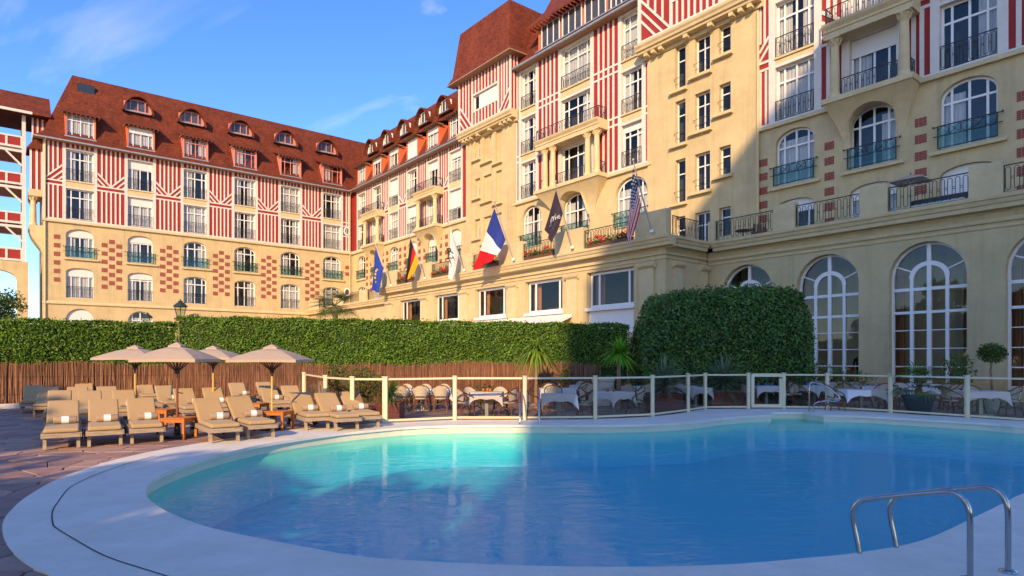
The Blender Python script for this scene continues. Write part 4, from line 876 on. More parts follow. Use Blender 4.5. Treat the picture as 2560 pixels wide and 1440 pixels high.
# parapet piers and iron balustrades
PAR = main_thing('terrace_parapet', 'cream parapet piers and black looped iron balustrades along the hotel terrace', 'parapet')
def pier(x0, x1, y, h=1.35, z=TZ): M().box(x0, x1, y, y+0.42, z, z+h).build('pier', TRIM, PAR); M().box(x0-0.02, x1+0.02, y-0.02, y+0.44, z-0.005, z+0.10).build('pier_base', TRIM, PAR)
def balus(x0, x1, y, z=TZ, h=1.12): put('railing', rail_mesh(x1-x0, h, 'loops'), PAR, ((x0+x1)/2, y, z+0.08)); M().box(x0, x1, y-0.12, y+0.12, z-0.005, z+0.07).build('kerb', TRIM, PAR)
yr = -0.35
rp = [(-17.25, -16.1), (-12.95, -11.75), (-8.62, -7.45), (-4.3, -3.1)]
for a, b in rp: pier(a, b, yr-0.1, 1.38)
balus(-20.75, -17.25, yr+0.05); balus(-16.1, -12.95, yr+0.05); balus(-11.75, -8.62, yr+0.05); balus(-7.45, -4.3, yr+0.05)
ys = SY-0.35
pier(-21.2, -20.78, yr-0.1, 1.2)
pier(-23.3, -21.15, ys-0.1, 1.42)
for i in range(5):
    c = SC[i]; a, b = c-SWd/2+0.1, c+SWd/2-0.1
    if i == 0: a, b = -27.4, -23.3
    balus(a, b, ys+0.05)
    nb = SC[i+1]+SWd/2-0.1 if i < 4 else SX0+0.3
    pier(nb, a, ys-0.1, 1.42)
put('railing', rail_mesh(2.9, 1.1, 'loops'), PAR, (-21.35, ys+2.15, TZ+0.08), R(90)); M().box(-21.47, -21.23, ys+0.5, ys+3.6, TZ-0.005, TZ+0.07).build('kerb', TRIM, PAR)
for a, b in ((-60.5, -56.5), (-66.5, -62.3), (-73.5, -69.0)): balus(a, b, -2.5, 7.75)
for a, b in ((-56.5, -54.3), (-62.3, -60.5), (-69.0, -66.5), (-76.5, -73.5)): pier(a, b, -2.65, 1.2, 7.75)
# flower boxes with red geraniums
LEAFG = mat('geranium_leaf', (0.035, 0.085, 0.02), 0.6, 0.4, 9); PETAL = mat('geranium_petal', (0.62, 0.02, 0.02), 0.6, 0.25, 9)
def scatter_quads(m, pts, s0, s1, up=0.0):
    for p in pts:
        a = Vector((random.gauss(0,1), random.gauss(0,1), random.gauss(0,1))).normalized(); b = a.orthogonal().normalized()
        b = Matrix.Rotation(random.random()*6.28, 3, a) @ b; c = a.cross(b); s = random.uniform(s0, s1)
        p = Vector(p); m.add([p-b*s-c*s*0.5, p+b*s-c*s*0.5, p+b*s+c*s*0.5, p-b*s+c*s*0.5], [(0,1,2,3)])
def flower_box(x0, x1, y, z, near):
    t = thing('flower_box', 'flower box of red geraniums ' + near, 'flower box', Matrix.Rotation(MAIN_R, 4, 'Z') @ Vector(((x0+x1)/2, y, z)) + MAIN_O, MAIN_R, 'geranium boxes on the terrace')
    L = (x1-x0)/2; M().box(-L, L, -0.12, 0.12, 0, 0.2).build('trough', WOOD, t)
    a = M(); scatter_quads(a, [(random.uniform(-L, L), random.gauss(0, 0.13), 0.2+abs(random.gauss(0, 0.16))) for _ in range(int(260*L))], 0.04, 0.08); a.build('leaves', LEAFG, t)
    f = M()
    for _ in range(int(11*L)):
        c = (random.uniform(-L, L), random.gauss(-0.08, 0.14), 0.28+abs(random.gauss(0, 0.2)))
        scatter_quads(f, [(c[0]+random.gauss(0,0.05), c[1]+random.gauss(0,0.05), c[2]+random.gauss(0,0.04)) for _ in range(16)], 0.03, 0.055)
    f.build('blossoms', PETAL, t)
for i in range(5):
    if i == 4: continue
    c = SC[i]; flower_box(c-SWd/2+0.3, c+SWd/2-0.3 if i else -23.6, ys+0.02, TZ+0.06, ('behind the starred and striped flag', 'behind the aubergine flag', 'behind the tricolour flag', 'behind the white lettered flag')[i])
flower_box(-50.9, -48.2, ys+0.02, TZ+0.06, 'behind the black, red and gold flag')
q = flower_box(-21.75, -21.55, -2.2, TZ+0.06, 'at the terrace corner'); 
# slack furniture on the right terrace
TEAK = mat('dark_teak', (0.16, 0.06, 0.03), 0.6, 0.3, 5)
def on_main(x, y, z): return Matrix.Rotation(MAIN_R, 4, 'Z') @ Vector((x, y, z)) + MAIN_O
t = thing('armchair', 'dark slatted wooden armchair on the terrace behind the balustrade', 'chair', on_main(-18.9, 1.0, TZ-0.04), MAIN_R+0.3)
M().box(-0.3, 0.3, -0.3, 0.3, 0.4, 0.46).build('seat', TEAK, t)
for i in range(6): M().box(-0.29+i*0.11, -0.23+i*0.11, 0.27, 0.31, 0.46, 1.0).build('slat', TEAK, t)
for x in (-0.3, 0.3):
    for y_ in (-0.28, 0.28): M().box(x-0.035, x+0.035, y_-0.035, y_+0.035, 0, 0.66 if y_ < 0 else 1.02).build('leg', TEAK, t)
    M().box(x-0.05, x+0.05, -0.33, 0.3, 0.64, 0.69).build('armrest', TEAK, t)
t = thing('terrace_table', 'small dark round table beside the slatted armchair on the terrace', 'table', on_main(-19.8, 0.9, TZ-0.04), MAIN_R)
M().lathe([(0.42, 0.66), (0.45, 0.68), (0.45, 0.71), (0.42, 0.72)], 20).build('tabletop', TEAK, t); M().lathe([(0.22, 0), (0.2, 0.03), (0.035, 0.06), (0.035, 0.66)], 12).build('pedestal', IRON, t)
t = thing('terrace_sofa', 'low cushioned sofa on the terrace behind balustrade', 'sofa', on_main(-10.3, 1.3, TZ-0.04), MAIN_R)
M().box(-1.2, 1.2, -0.4, 0.4, 0.1, 0.32).build('base', TEAK, t); bevel(M().box(-1.15, 1.15, -0.4, 0.2, 0.33, 0.5).build('seat_cushion', CURTAIN, t), 0.05); bevel(M().box(-1.15, 1.15, 0.2, 0.42, 0.35, 0.85).build('back_cushion', IRON, t), 0.05)
for x in (-1.1, 1.1):
    for y_ in (-0.34, 0.34): M().box(x-0.04, x+0.04, y_-0.04, y_+0.04, 0, 0.1).build('leg', TEAK, t)
CANVAS = mat('taupe_canvas', (0.50, 0.385, 0.305), 0.85, 0.05, 3, 0.1, 120, trans=0.12)
def parasol(label, loc, half, zt, ze, polemat, lower, rz=0.0, group=None, cat='parasol', base=0.0):
    t = thing('parasol', label, cat, loc, rz, group)
    m = M(); n = 8; ring = lambda r, z, sag: [(r*c[0], r*c[1], z - (sag if k % 2 else 0)) for k, c in enumerate(((1,1),(0,1),(-1,1),(-1,0),(-1,-1),(0,-1),(1,-1),(1,0)))]
    rs = [ring(half*0.16, zt-0.05, 0), ring(half*0.45, zt-(zt-ze)*0.38, -0.02), ring(half*0.75, zt-(zt-ze)*0.70, -0.015), ring(half, ze, -0.01), ring(half*1.0, ze-0.06, -0.01)]
    m.rings(rs, True, False); m.build('canopy', CANVAS, t)
    m = M(); m.rings([ring(half*0.02, zt+0.05, 0), ring(half*0.20, zt-0.03, 0), ring(half*0.2, zt-0.06, 0)], True, False); m.build('vent_cap', CANVAS, t)
    M().lathe([(0.01, zt+0.03), (0.035, zt+0.05), (0.03, zt+0.10), (0.005, zt+0.13)], 10).build('finial', IRON, t)
    for c in ((1,1),(-1,1),(-1,-1),(1,-1),(1,0),(0,1),(-1,0),(0,-1)):
        m = M(); m.bar((0, 0, zt-0.08), (c[0]*half*0.98, c[1]*half*0.98, ze-0.02), 0.02, 0.03); m.bar((0, 0, ze-0.28), (c[0]*half*0.5, c[1]*half*0.5, zt-(zt-ze)*0.44-0.03), 0.016, 0.02); m.build('rib', polemat, t)
    M().lathe([(0.05, ze-0.32), (0.05, ze-0.24)], 10).build('hub', polemat, t)
    M().tube([(0, 0, base), (0, 0, 1.25)], 0.024, 10).build('lower_pole', lower, t); M().tube([(0, 0, 1.25), (0, 0, zt)], 0.021, 10).build('upper_pole', polemat, t)
    M().tube([(0, 0, 0.95), (0.12, 0, 0.93)], 0.012, 6).build('crank', IRON, t)
    if base == 0: M().lathe([(0.3, 0), (0.3, 0.05), (0.06, 0.08), (0.05, 0.3), (0.03, 0.31)], 16).build('foot', IRON, t)
    return t
parasol('pale parasol over the sofa on the hotel terrace', on_main(-11.25, 0.9, TZ-0.04), 0.7, 1.9, 1.66, FRAME, IRON, MAIN_R)
# awning below the salon windows
t = tag(M().prism([(SY-0.2, 4.55), (SY-0.2, 4.35), (SY-3.4, 3.1), (SY-3.4, 3.3)], 'x', -46.5, -28.6).build('awning', mat('cream_awning', (0.80, 0.74, 0.68), 0.85, 0.05, 3), None), 'pale sloping awning above the hedge on the salon block', 'awning')
t.location = MAIN_O; t.rotation_euler = (0, 0, MAIN_R)
M().box(-46.5, -28.6, SY-3.44, SY-3.4, 2.7, 3.3).build('valance', CURTAIN, t)
# ---------------------------------------------------------------- outside stair tower at the far left
ST = thing('stair_tower', 'open white timber stair tower with red balcony panels over a cream arch', 'stair tower', WING_O, WING_R)
y0, y1 = 1.5, 6.0; xR_, xL_ = -30.3, -40.0
wall(M(), xL_, xR_+0.2, -0.1, 11.3, y0, [(-34.4, -31.0, 2, 10.4, 0.9), (-39.4, -36.0, 2, 10.4, 0.9)], 0.8).build('arch_base', [STUCCO, STUCCO], ST)
M().poly([(xR_+0.2, y0, -0.1), (xR_+0.2, y1, -0.1), (xR_+0.2, y1, 11.3), (xR_+0.2, y0, 11.3)]).build('arch_side', STUCCO, ST)
M().prism([(y0+0.02, 7.0), (y0-0.12, 7.0), (y0-0.12, 7.25), (y0+0.02, 7.3)], 'x', xL_, xR_+0.2).build('string_course', TRIM, ST)
for x in (xR_-0.15, -35.2, xL_+0.15):
    for y_ in (y0, y1): M().box(x-0.15, x+0.15, y_, y_+0.3, 11.3, 26.0).build('post', WHITE, ST)
for zb, zt in ((22.68, 23.5), (19.06, 19.87), (15.23, 16.0), (11.55, 12.44)):
    for y_ in (y0, y1):
        for z, h in ((zb-0.2, 0.2), (zt, 0.16), (zb-0.62, 0.24)): M().box(xL_, xR_, y_+0.04, y_+0.26, z, z+h).build('beam', WHITE, ST)
        for i in range(8):
            x = xR_-0.4-i*1.18; M().box(x-1.0, x, y_+0.1, y_+0.2, zb, zt).build('panel', RED, ST); M().box(x, x+0.18, y_+0.06, y_+0.24, zb, zt).build('stile', WHITE, ST)
    M().box(xL_, xR_, y0+0.3, y1, zb-0.5, zb-0.38).build('landing', EAVE, ST)
    for s, x in ((-1, xR_-0.3), (1, -35.0)): M().bar((x, y0+0.15, zb-1.9), (x+s*1.3, y0+0.15, zb-0.55), 0.16, 0.16, Vector((0,1,0))).build('brace', WHITE, ST)
    m = M()
    for i in range(9): m.box(-38.5+i*0.55, -37.9+i*0.55, y0+1.6, y0+3.0, zb-3.4+i*0.33, zb-3.3+i*0.33)
    m.build('stair_flight', IRON, ST)
    M().tube([(-38.5, y0+1.6, zb-2.6), (-36, y0+1.6, zb-1.3), (-33.6, y0+1.6, zb+0.1)], 0.03, 6).build('handrail', IRON, ST)
m = M(); m.prism([(y0-0.9, 25.9), ((y0+y1)/2, 28.6), (y1+0.9, 25.9), (y1+0.9, 25.75), (y0-0.9, 25.75)], 'x', xL_-1, -28.3); m.build('roof', TILE, ST)
M().box(xL_-1, xR_+0.5, y0-0.95, y0-0.85, 25.7, 25.95).build('gutter', WHITE, ST)
M().box(-29.8, -28.6, y0+0.3, y0+0.42, 22.0, 26).build('link_panel', RED, ST)
for x in (-29.75, -29.35, -28.95): M().box(x-0.07, x+0.07, y0+0.22, y0+0.34, 22.0, 26).build('timber', WHITE, ST)
# ================================================================ POOL AND GROUND
V2 = lambda v: Vector((v.x, v.y, 0))
rim_px = [(364,1221),(373,1207),(404,1186),(475,1158),(563,1132),(668,1109),(809,1088),(900,1078),(1040,1066.5),(1216,1062.5),(1427,1063),(1568,1062),(1709,1056.5),(1801,1046),(1868,1040),(1932,1037.2)]
rim = [V2(gnd(*p)) for p in rim_px]
notch = [V2(gnd(1928,1031)), V2(gnd(2009,1031))]
rim2 = [V2(gnd(*p)) for p in [(2056,1038),(2137,1039.5),(2305,1048.5),(2473,1058.5),(2560,1065)]] + [Vector((14.3,14.9,0)), Vector((15.1,13.4,0)), Vector((14.2,12.0,0)), Vector((11.6,10.8,0)), Vector((8.7,9.5,0))]
rim3 = [V2(gnd(*p)) for p in [(2560,1233),(2520,1252),(2432,1295),(2305,1351),(2147,1381),(2002,1396),(1851,1409),(1700,1415),(1498,1416.5),(1252,1412),(1041,1401.5),(900,1391),(774,1369),(626,1341),(510,1314.5),(422,1281),(383,1257),(366,1239)]]
pool = smooth_line(rim, 5, False)[:-1] + [rim[-1]] + notch + smooth_line([notch[1]] + rim2 + rim3 + [rim[0]], 4, False)[4:-1]
out_px = [(130,1441),(84,1418),(45,1390),(17,1358),(6,1327),(9,1302),(25,1278),(70,1239),(158,1191.5),(281,1151),(387,1127),(492,1109),(598,1093),(721,1075),(809,1067),(900,1060.5),(1000,1053),(1137,1049),(1312,1048.5),(1488,1047),(1631,1041),(1720,1029.5),(1762,1022.5),(1871,1021),(1959,1021),(2068,1022),(2226,1031.5),(2418,1044),(2560,1052)]
outer = smooth_line([V2(gnd(*p)) for p in out_px] + [Vector(p) for p in ((16.6,15.8,0),(17.6,13,0),(15.6,9.8,0),(11,7.0,0),(8.2,4.6,0),(5.5,2.9,0),(2.2,2.4,0),(-1.0,2.9,0),(-2.9,4.1,0))], 4)
def offset(loop, d):
    n = len(loop); out = []
    ar = sum(loop[i].x*loop[(i+1) % n].y - loop[(i+1) % n].x*loop[i].y for i in range(n)); sg = 1 if ar > 0 else -1
    for i in range(n):
        t = (loop[(i+1) % n] - loop[i-1]).normalized(); out.append(loop[i] + Vector((t.y, -t.x, 0)) * d * sg)
    return out
def flat(m, loops, z):
    pts = [p for l in loops for p in l]; tr = tessellate_polygon(loops)
    fs = []
    for a, b, c in tr:
        A_, B_, C_ = pts[a], pts[b], pts[c]
        fs.append((a, b, c) if (B_.x-A_.x)*(C_.y-A_.y)-(B_.y-A_.y)*(C_.x-A_.x) > 0 else (a, c, b))
    m.add([(p.x, p.y, z) for p in pts], fs)
def skirt(m, la, za, lb, zb):
    n = len(la); m.add([(p.x, p.y, za) for p in la] + [(p.x, p.y, zb) for p in lb], [(i, (i+1) % n, n+(i+1) % n, n+i) for i in range(n)])
COPE = mat('pale_coping_screed', (0.83, 0.745, 0.62), 0.7, 0.10, 1.4, 0.15, 50, coords='World', c2=(0.88, 0.82, 0.72), stain=0.12)
POOLW = mat('cream_pool_wall', (0.72, 0.70, 0.52), 0.6, 0.06, 2, coords='World'); POOLF, pn_, pl_, pb_ = nodes('pool_depth_tint')          # colour graded pale rim to deep blue, standing in for light absorbed by water
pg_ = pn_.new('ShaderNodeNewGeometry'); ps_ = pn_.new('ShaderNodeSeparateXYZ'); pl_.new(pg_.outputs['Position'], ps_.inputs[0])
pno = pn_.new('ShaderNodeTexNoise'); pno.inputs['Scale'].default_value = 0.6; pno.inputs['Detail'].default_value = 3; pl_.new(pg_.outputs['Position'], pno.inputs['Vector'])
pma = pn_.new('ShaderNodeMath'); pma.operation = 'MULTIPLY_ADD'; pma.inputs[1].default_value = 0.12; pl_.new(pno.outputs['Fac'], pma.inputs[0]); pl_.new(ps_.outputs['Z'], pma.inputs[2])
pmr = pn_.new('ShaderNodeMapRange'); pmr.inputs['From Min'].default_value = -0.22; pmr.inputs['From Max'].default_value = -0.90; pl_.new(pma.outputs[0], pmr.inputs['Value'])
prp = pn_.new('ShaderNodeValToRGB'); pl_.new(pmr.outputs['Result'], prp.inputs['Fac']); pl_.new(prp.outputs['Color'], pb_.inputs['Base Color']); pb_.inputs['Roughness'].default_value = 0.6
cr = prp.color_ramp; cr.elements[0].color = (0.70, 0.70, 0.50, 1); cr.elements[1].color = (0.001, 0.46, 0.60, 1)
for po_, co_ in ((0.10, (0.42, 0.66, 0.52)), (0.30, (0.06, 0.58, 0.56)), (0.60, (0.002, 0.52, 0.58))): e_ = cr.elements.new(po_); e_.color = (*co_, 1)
m = M(); wall_in = offset(pool, 0.05)
flat(m, [outer, pool], 0.0); skirt(m, pool, 0.0, pool, -0.055); skirt(m, pool, -0.055, wall_in, -0.055); skirt(m, outer, 0.0, outer, -0.16)
cope = tag(m.build('pool_coping', COPE), kind='structure')
DARKJ = mat('dark_joint', (0.06, 0.055, 0.06), 0.9, 0.3, 5)
jl = smooth_line([V2(gnd(x/2.844, 1000+y/2.844)) for x, y in [(1100,398),(880,462),(700,525),(590,572),(500,620),(445,680),(410,730),(380,775),(370,820),(376,880),(400,912),(530,992),(700,1088),(850,1148),(1000,1195),(1190,1255),(1400,1320)]], 5, False)
m = M()
for i in range(len(jl)-1):
    t = (jl[i+1]-jl[i]).normalized(); nn_ = Vector((t.y, -t.x, 0))*0.0065
    a, b = jl[i], jl[i+1]; m.poly([(a.x-nn_.x, a.y-nn_.y, 0.004), (b.x-nn_.x, b.y-nn_.y, 0.004), (b.x+nn_.x, b.y+nn_.y, 0.004), (a.x+nn_.x, a.y+nn_.y, 0.004)])
m.build('expansion_joint', DARKJ, cope)
m = M(); skirt(m, wall_in, -0.055, wall_in, -0.26); tag(m.build('pool_wall', POOLW), kind='structure')
pool_s = [p for p in pool if min((p-q).length for q in notch) > 1e-4]      # basin outline without the step recess
cove = [offset(pool_s, -d) for d in (-0.05, 0.02, 0.12, 0.25, 0.42)]; cz = (-0.26, -0.40, -0.62, -0.82, -0.98)
m = M(); a_, b_ = pool_s[len(smooth_line(rim, 5, False))-1], pool_s[len(smooth_line(rim, 5, False))]
m.poly([(q.x, q.y, -0.262) for q in (a_+Vector((-0.1,-0.05,0)), b_+Vector((0.1,-0.05,0)), notch[1]+Vector((0.1,0.1,0)), notch[0]+Vector((-0.1,0.1,0)))]); m.poly([(a_.x-0.1, a_.y-0.05, -0.262), (a_.x-0.1, a_.y-0.05, -0.5), (b_.x+0.1, b_.y-0.05, -0.5), (b_.x+0.1, b_.y-0.05, -0.262)]); tag(m.build('pool_step', POOLW), kind='structure')
m = M()
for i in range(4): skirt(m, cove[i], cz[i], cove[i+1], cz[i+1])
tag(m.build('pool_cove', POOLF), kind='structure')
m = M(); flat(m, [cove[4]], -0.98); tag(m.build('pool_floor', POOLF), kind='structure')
# water: rippled sheet, mirror by Schlick, else clear to the depth-tinted basin
WAT, nn, ll, bs = nodes('pool_water'); nn.remove(bs)
gl = nn.new('ShaderNodeBsdfGlossy'); gl.inputs['Roughness'].default_value = 0.02
tr = nn.new('ShaderNodeBsdfTransparent'); tr.inputs['Color'].default_value = (0.45, 0.97, 1.0, 1); ms = nn.new('ShaderNodeMixShader')
gp = nn.new('ShaderNodeNewGeometry'); n1_ = nn.new('ShaderNodeTexNoise'); n1_.inputs['Scale'].default_value = 3.4; n1_.inputs['Detail'].default_value = 3.0; n1_.inputs['Distortion'].default_value = 0.9
mp = nn.new('ShaderNodeMapping'); mp.inputs['Scale'].default_value = (0.7, 1.5, 1); ll.new(gp.outputs['Position'], mp.inputs['Vector']); ll.new(mp.outputs['Vector'], n1_.inputs['Vector'])
n2_ = nn.new('ShaderNodeTexNoise'); n2_.inputs['Scale'].default_value = 0.35; n2_.inputs['Detail'].default_value = 2; ll.new(gp.outputs['Position'], n2_.inputs['Vector'])
ma = nn.new('ShaderNodeMath'); ma.operation = 'MULTIPLY'; r2 = nn.new('ShaderNodeMapRange'); r2.inputs['From Min'].default_value = 0.38; r2.inputs['From Max'].default_value = 0.64; r2.inputs['To Min'].default_value = 0.10; ll.new(n2_.outputs['Fac'], r2.inputs['Value'])
ll.new(n1_.outputs['Fac'], ma.inputs[0]); ll.new(r2.outputs['Result'], ma.inputs[1])
bp = nn.new('ShaderNodeBump'); bp.inputs['Strength'].default_value = 0.42; bp.inputs['Distance'].default_value = 0.05; ll.new(ma.outputs[0], bp.inputs['Height'])
ll.new(bp.outputs['Normal'], gl.inputs['Normal']); fac_, _ = schlick(nn, ll, 0.02, bp.outputs['Normal'])
dm = nn.new('ShaderNodeMath'); dm.operation = 'MULTIPLY'; dm.inputs[1].default_value = 0.42; ll.new(fac_, dm.inputs[0]); ll.new(dm.outputs[0], ms.inputs['Fac']); ll.new(tr.outputs[0], ms.inputs[1]); ll.new(gl.outputs[0], ms.inputs[2]); ll.new(ms.outputs[0], nn['Material Output'].inputs['Surface'])
m = M(); wl_ = offset(pool, 0.048); flat(m, [wl_], -0.20); tag(m.build('pool_water', WAT), kind='structure')
# ground sheet to the horizon, with the pool cut out
GRD = mat('brown_terrace_paving', (0.30, 0.20, 0.155), 0.85, 0.25, 0.9, 0.3, 14, coords='World'); 
m = M(); flat(m, [[Vector(p) for p in ((-600,-600,0),(600,-600,0),(600,900,0),(-600,900,0))], offset(pool, 0.3)], -0.06); tag(m.build('ground', GRD), kind='structure')
# crazy paving of the sunbathing deck
STONE = [mat('paving_stone_%d' % i, c, 0.8, 0.16, 3.5, 0.35, 18, coords='World') for i, c in enumerate(((0.38,0.215,0.175),(0.43,0.25,0.20),(0.32,0.19,0.16),(0.46,0.28,0.215)))]
rs = random.Random(3); sp = 0.50; seeds = {}
for i in range(-60, 6):
    for j in range(-2, 60): seeds[i, j] = Vector(((i+rs.uniform(0.02,0.98))*sp*1.25, (j+rs.uniform(0.02,0.98))*sp*0.85))
def clip(poly, n, d):
    out = []
    for i in range(len(poly)):
        a, b = poly[i], poly[(i+1) % len(poly)]; da, db = a.dot(n)-d, b.dot(n)-d
        if da <= 0: out.append(a)
        if da*db < 0: out.append(a + (b-a)*(da/(da-db)))
    return out
def inside(p, loop):
    c = False; j = len(loop)-1
    for i in range(len(loop)):
        a, b = loop[i], loop[j]
        if (a.y > p.y) != (b.y > p.y) and p.x < (b.x-a.x)*(p.y-a.y)/(b.y-a.y)+a.x: c = not c
        j = i
    return c
outer_s = offset(outer, -0.45); cells = []
for (i, j), s in seeds.items():
    if s.x > 0 or s.y < 1.5 or s.y > 23 or abs(s.x) > 0.9*s.y+1.5 or inside(s, outer_s): continue
    if s.x > -5.2 and s.y > 15.5: continue
    poly = [s+Vector((-1.5,-1.5)), s+Vector((1.5,-1.5)), s+Vector((1.5,1.5)), s+Vector((-1.5,1.5))]
    for di in range(-3, 4):
        for dj in range(-3, 4):
            q = seeds.get((i+di, j+dj))
            if (di or dj) and q is not None and poly:
                n_ = q-s; mid = (q+s)/2; poly = clip(poly, n_, mid.dot(n_))
    if len(poly) > 2: cells.append((s, poly))
cells.sort(key=lambda c: c[0].length)
jm = M()
for s_, poly in cells: jm.poly([(p.x, p.y, -0.05) for p in poly])
deck = tag(jm.build('sun_deck', mat('deck_joint', (0.11,0.075,0.07), 0.95, 0.3, 6, coords='World')), kind='structure')
rest = M()
for k, (s, poly) in enumerate(cells):
    c = sum(poly, Vector((0,0)))/len(poly); g = 0.012; h = rs.uniform(-0.004, 0.004); tx, ty = rs.uniform(-0.012,0.012), rs.uniform(-0.012,0.012)
    base = [p + (c-p).normalized()*g for p in poly]; top = [p + (c-p).normalized()*(g+0.012) for p in poly]
    zz = lambda p: -0.016 + h + (p.x-c.x)*tx + (p.y-c.y)*ty
    rings_ = [[(p.x,p.y,-0.055) for p in base], [(p.x,p.y,zz(p)-0.008) for p in base], [(p.x,p.y,zz(p)) for p in top]]
    mm = M() if k < 300 else rest
    if k >= 300: mm.cur = rs.randrange(4)
    mm.rings(rings_)
    if k < 300: mm.build('paving_stone', STONE[rs.randrange(4)], deck)
tag(rest.build('paving_stones', STONE, deck), kind='stuff')
# ================================================================ GLASS FENCE
POST = mat('cream_fence_paint', (0.74, 0.64, 0.43), 0.45, 0.04, 4)
fence = thing('glass_fence', 'cream-railed glass fence with smoked panes around the pool', 'fence')
FP = [(760,932),(814,939.5),(881,943),(963,1058),(1137,1050),(1312,1050),(1488,1048),(1631,1041.5),(1720,1030),(1763,1022.5),(1871,1022),(1959,1022),(2068,1023),(2226,1032),(2418,1045),(2650,1061)]
fp = []
for x, y in FP:
    p = V2(gnd(x, y)) if y > 1000 else V2(at(x, y, F*(CZ-1.19)/(y-HY))); fp.append(p)
HF = 1.19
for i, p in enumerate(fp):
    w = 0.052 if i != 3 else 0.065
    bevel(M().box(-w, w, -w, w, 0, HF).build('post', POST, fence, p, 0.0), 0.012, 1); M().box(-w-0.012, w+0.012, -w-0.012, w+0.012, HF, HF+0.02).build('post_cap', POST, fence, p)
for i in range(len(fp)-1):
    if i == 10: continue
    a, b = fp[i], fp[i+1]; d = (b-a).normalized()
    a2, b2 = a+d*0.07, b-d*0.07
    for z, h in ((HF-0.05, 0.05), (0.07, 0.05)): M().bar((a2.x,a2.y,z), (b2.x,b2.y,z), 0.05, h).build('rail', POST, fence)
    q = M(); q.bar((a2.x,a2.y,(HF+0.05)/2-0.01), (b2.x,b2.y,(HF+0.05)/2-0.01), 0.008, HF-0.14); q.build('pane', FENCEGLASS, fence)
gate = thing('pool_gate', 'narrow glazed gate in a cream frame within the glass fence', 'gate', (0,0,0))
a, b = fp[10], fp[11]; d = (b-a).normalized(); a2, b2 = a+d*0.14, b-d*0.1
for z in (HF-0.06, 0.10): M().bar((a2.x,a2.y,z), (b2.x,b2.y,z), 0.055, 0.11).build('rail', POST, gate)
for p in (a2, b2): M().box(-0.05, 0.05, -0.03, 0.03, 0.05, HF-0.02).build('stile', POST, gate, p)
M().bar((a2.x,a2.y,HF/2), (b2.x,b2.y,HF/2), 0.008, HF-0.24).build('pane', FENCEGLASS, gate); M().box(-0.08, 0.02, -0.07, -0.03, 0.02, 0.06).build('latch', IRON, gate, (b2.x, b2.y, 1.0))
# ================================================================ LADDERS
STEEL = mat('polished_steel', (0.45, 0.44, 0.45), 0.14, 0.06, 5, metal=1.0)
def rail_path(pts, n=6): return smooth_line([Vector(p) for p in pts], n, False)
lad = thing('pool_ladder', 'polished steel pool ladder handrails on the near coping', 'ladder')
sepv = Vector((0.415, 0.165, 0)); e0 = Vector((3.44, 4.74, 0)); dirp = Vector((2.95, 5.40, 0)) - e0
for s in (0, 1):
    o = e0 + sepv*s; d = dirp
    P = lambda t, z: o + d*t + Vector((0,0,z))
    pts = [P(0, 0.0), P(0, 0.2), P(0, 0.40), P(0.01, 0.52), P(0.06, 0.60), P(0.16, 0.635), P(0.35, 0.60), P(0.62, 0.54), P(0.86, 0.48), P(0.97, 0.44), P(1.035, 0.36), P(1.03, 0.24), P(0.985, 0.05), P(0.98, -0.06), P(1.08, -0.3), P(1.1, -1.2)]
    M().tube(rail_path(pts, 5), 0.021, 14).build('handrail', STEEL, lad, smooth=True)
    M().lathe([(0.062, 0.001), (0.06, 0.012), (0.035, 0.022), (0.022, 0.026)], 18, o).build('flange', STEEL, lad, smooth=True)
for k in range(3):
    o = e0 + dirp*1.1 + Vector((0,0,-0.45-0.28*k)); M().bar(o, o+sepv, 0.08, 0.025).build('tread', STEEL, lad)
lad2 = thing('pool_ladder', 'slim steel pool ladder entering the far side beside the glass fence', 'ladder')
for x in (1300, 1348):
    b = V2(gnd(x, 1052)); f_ = V2(gnd(x, 1066)); d = (f_-b); d = Vector((0, -0.75, 0)) if d.length < 0.01 else d.normalized()*0.75
    pts = [b+Vector((0,0.0,0)), b+Vector((0,0,0.5)), b+d*0.12+Vector((0,0,0.78)), b+d*0.4+Vector((0,0,0.84)), b+d*0.72+Vector((0,0,0.74)), b+d*0.95+Vector((0,0,0.5)), b+d*1.15+Vector((0,0,0.1)), b+d*1.2+Vector((0,0,-0.3)), b+d*1.22+Vector((0,0,-1.3))]
    M().tube(rail_path(pts, 4), 0.022, 10).build('handrail', STEEL, lad2, smooth=True)
for k in range(3):
    p = V2(gnd(1300,1052))+Vector((0,-0.91,-0.35-0.3*k)); q = V2(gnd(1348,1052))+Vector((0,-0.91,-0.35-0.3*k)); M().bar(p, q, 0.08, 0.025).build('tread', STEEL, lad2)
lad3 = thing('pool_handrail', 'bent steel handrail at the pool steps below the gate', 'handrail')
b = V2(gnd(2023, 1029)); c = V2(gnd(2034, 1030))
M().tube(rail_path([b, b+Vector((0,0,0.6)), b+Vector((0.02,0,0.86)), b+Vector((0.14,-0.05,0.93)), b+Vector((0.42,-0.3,0.78)), b+Vector((0.62,-0.5,0.58)), b+Vector((0.68,-0.55,0.45)), b+Vector((0.6,-0.5,0.36)), b+Vector((0.4,-0.3,0.36)), c+Vector((0.08,-0.05,0.3)), c+Vector((0.0,0,0.2)), c], 5), 0.022, 10).build('handrail', STEEL, lad3, smooth=True)
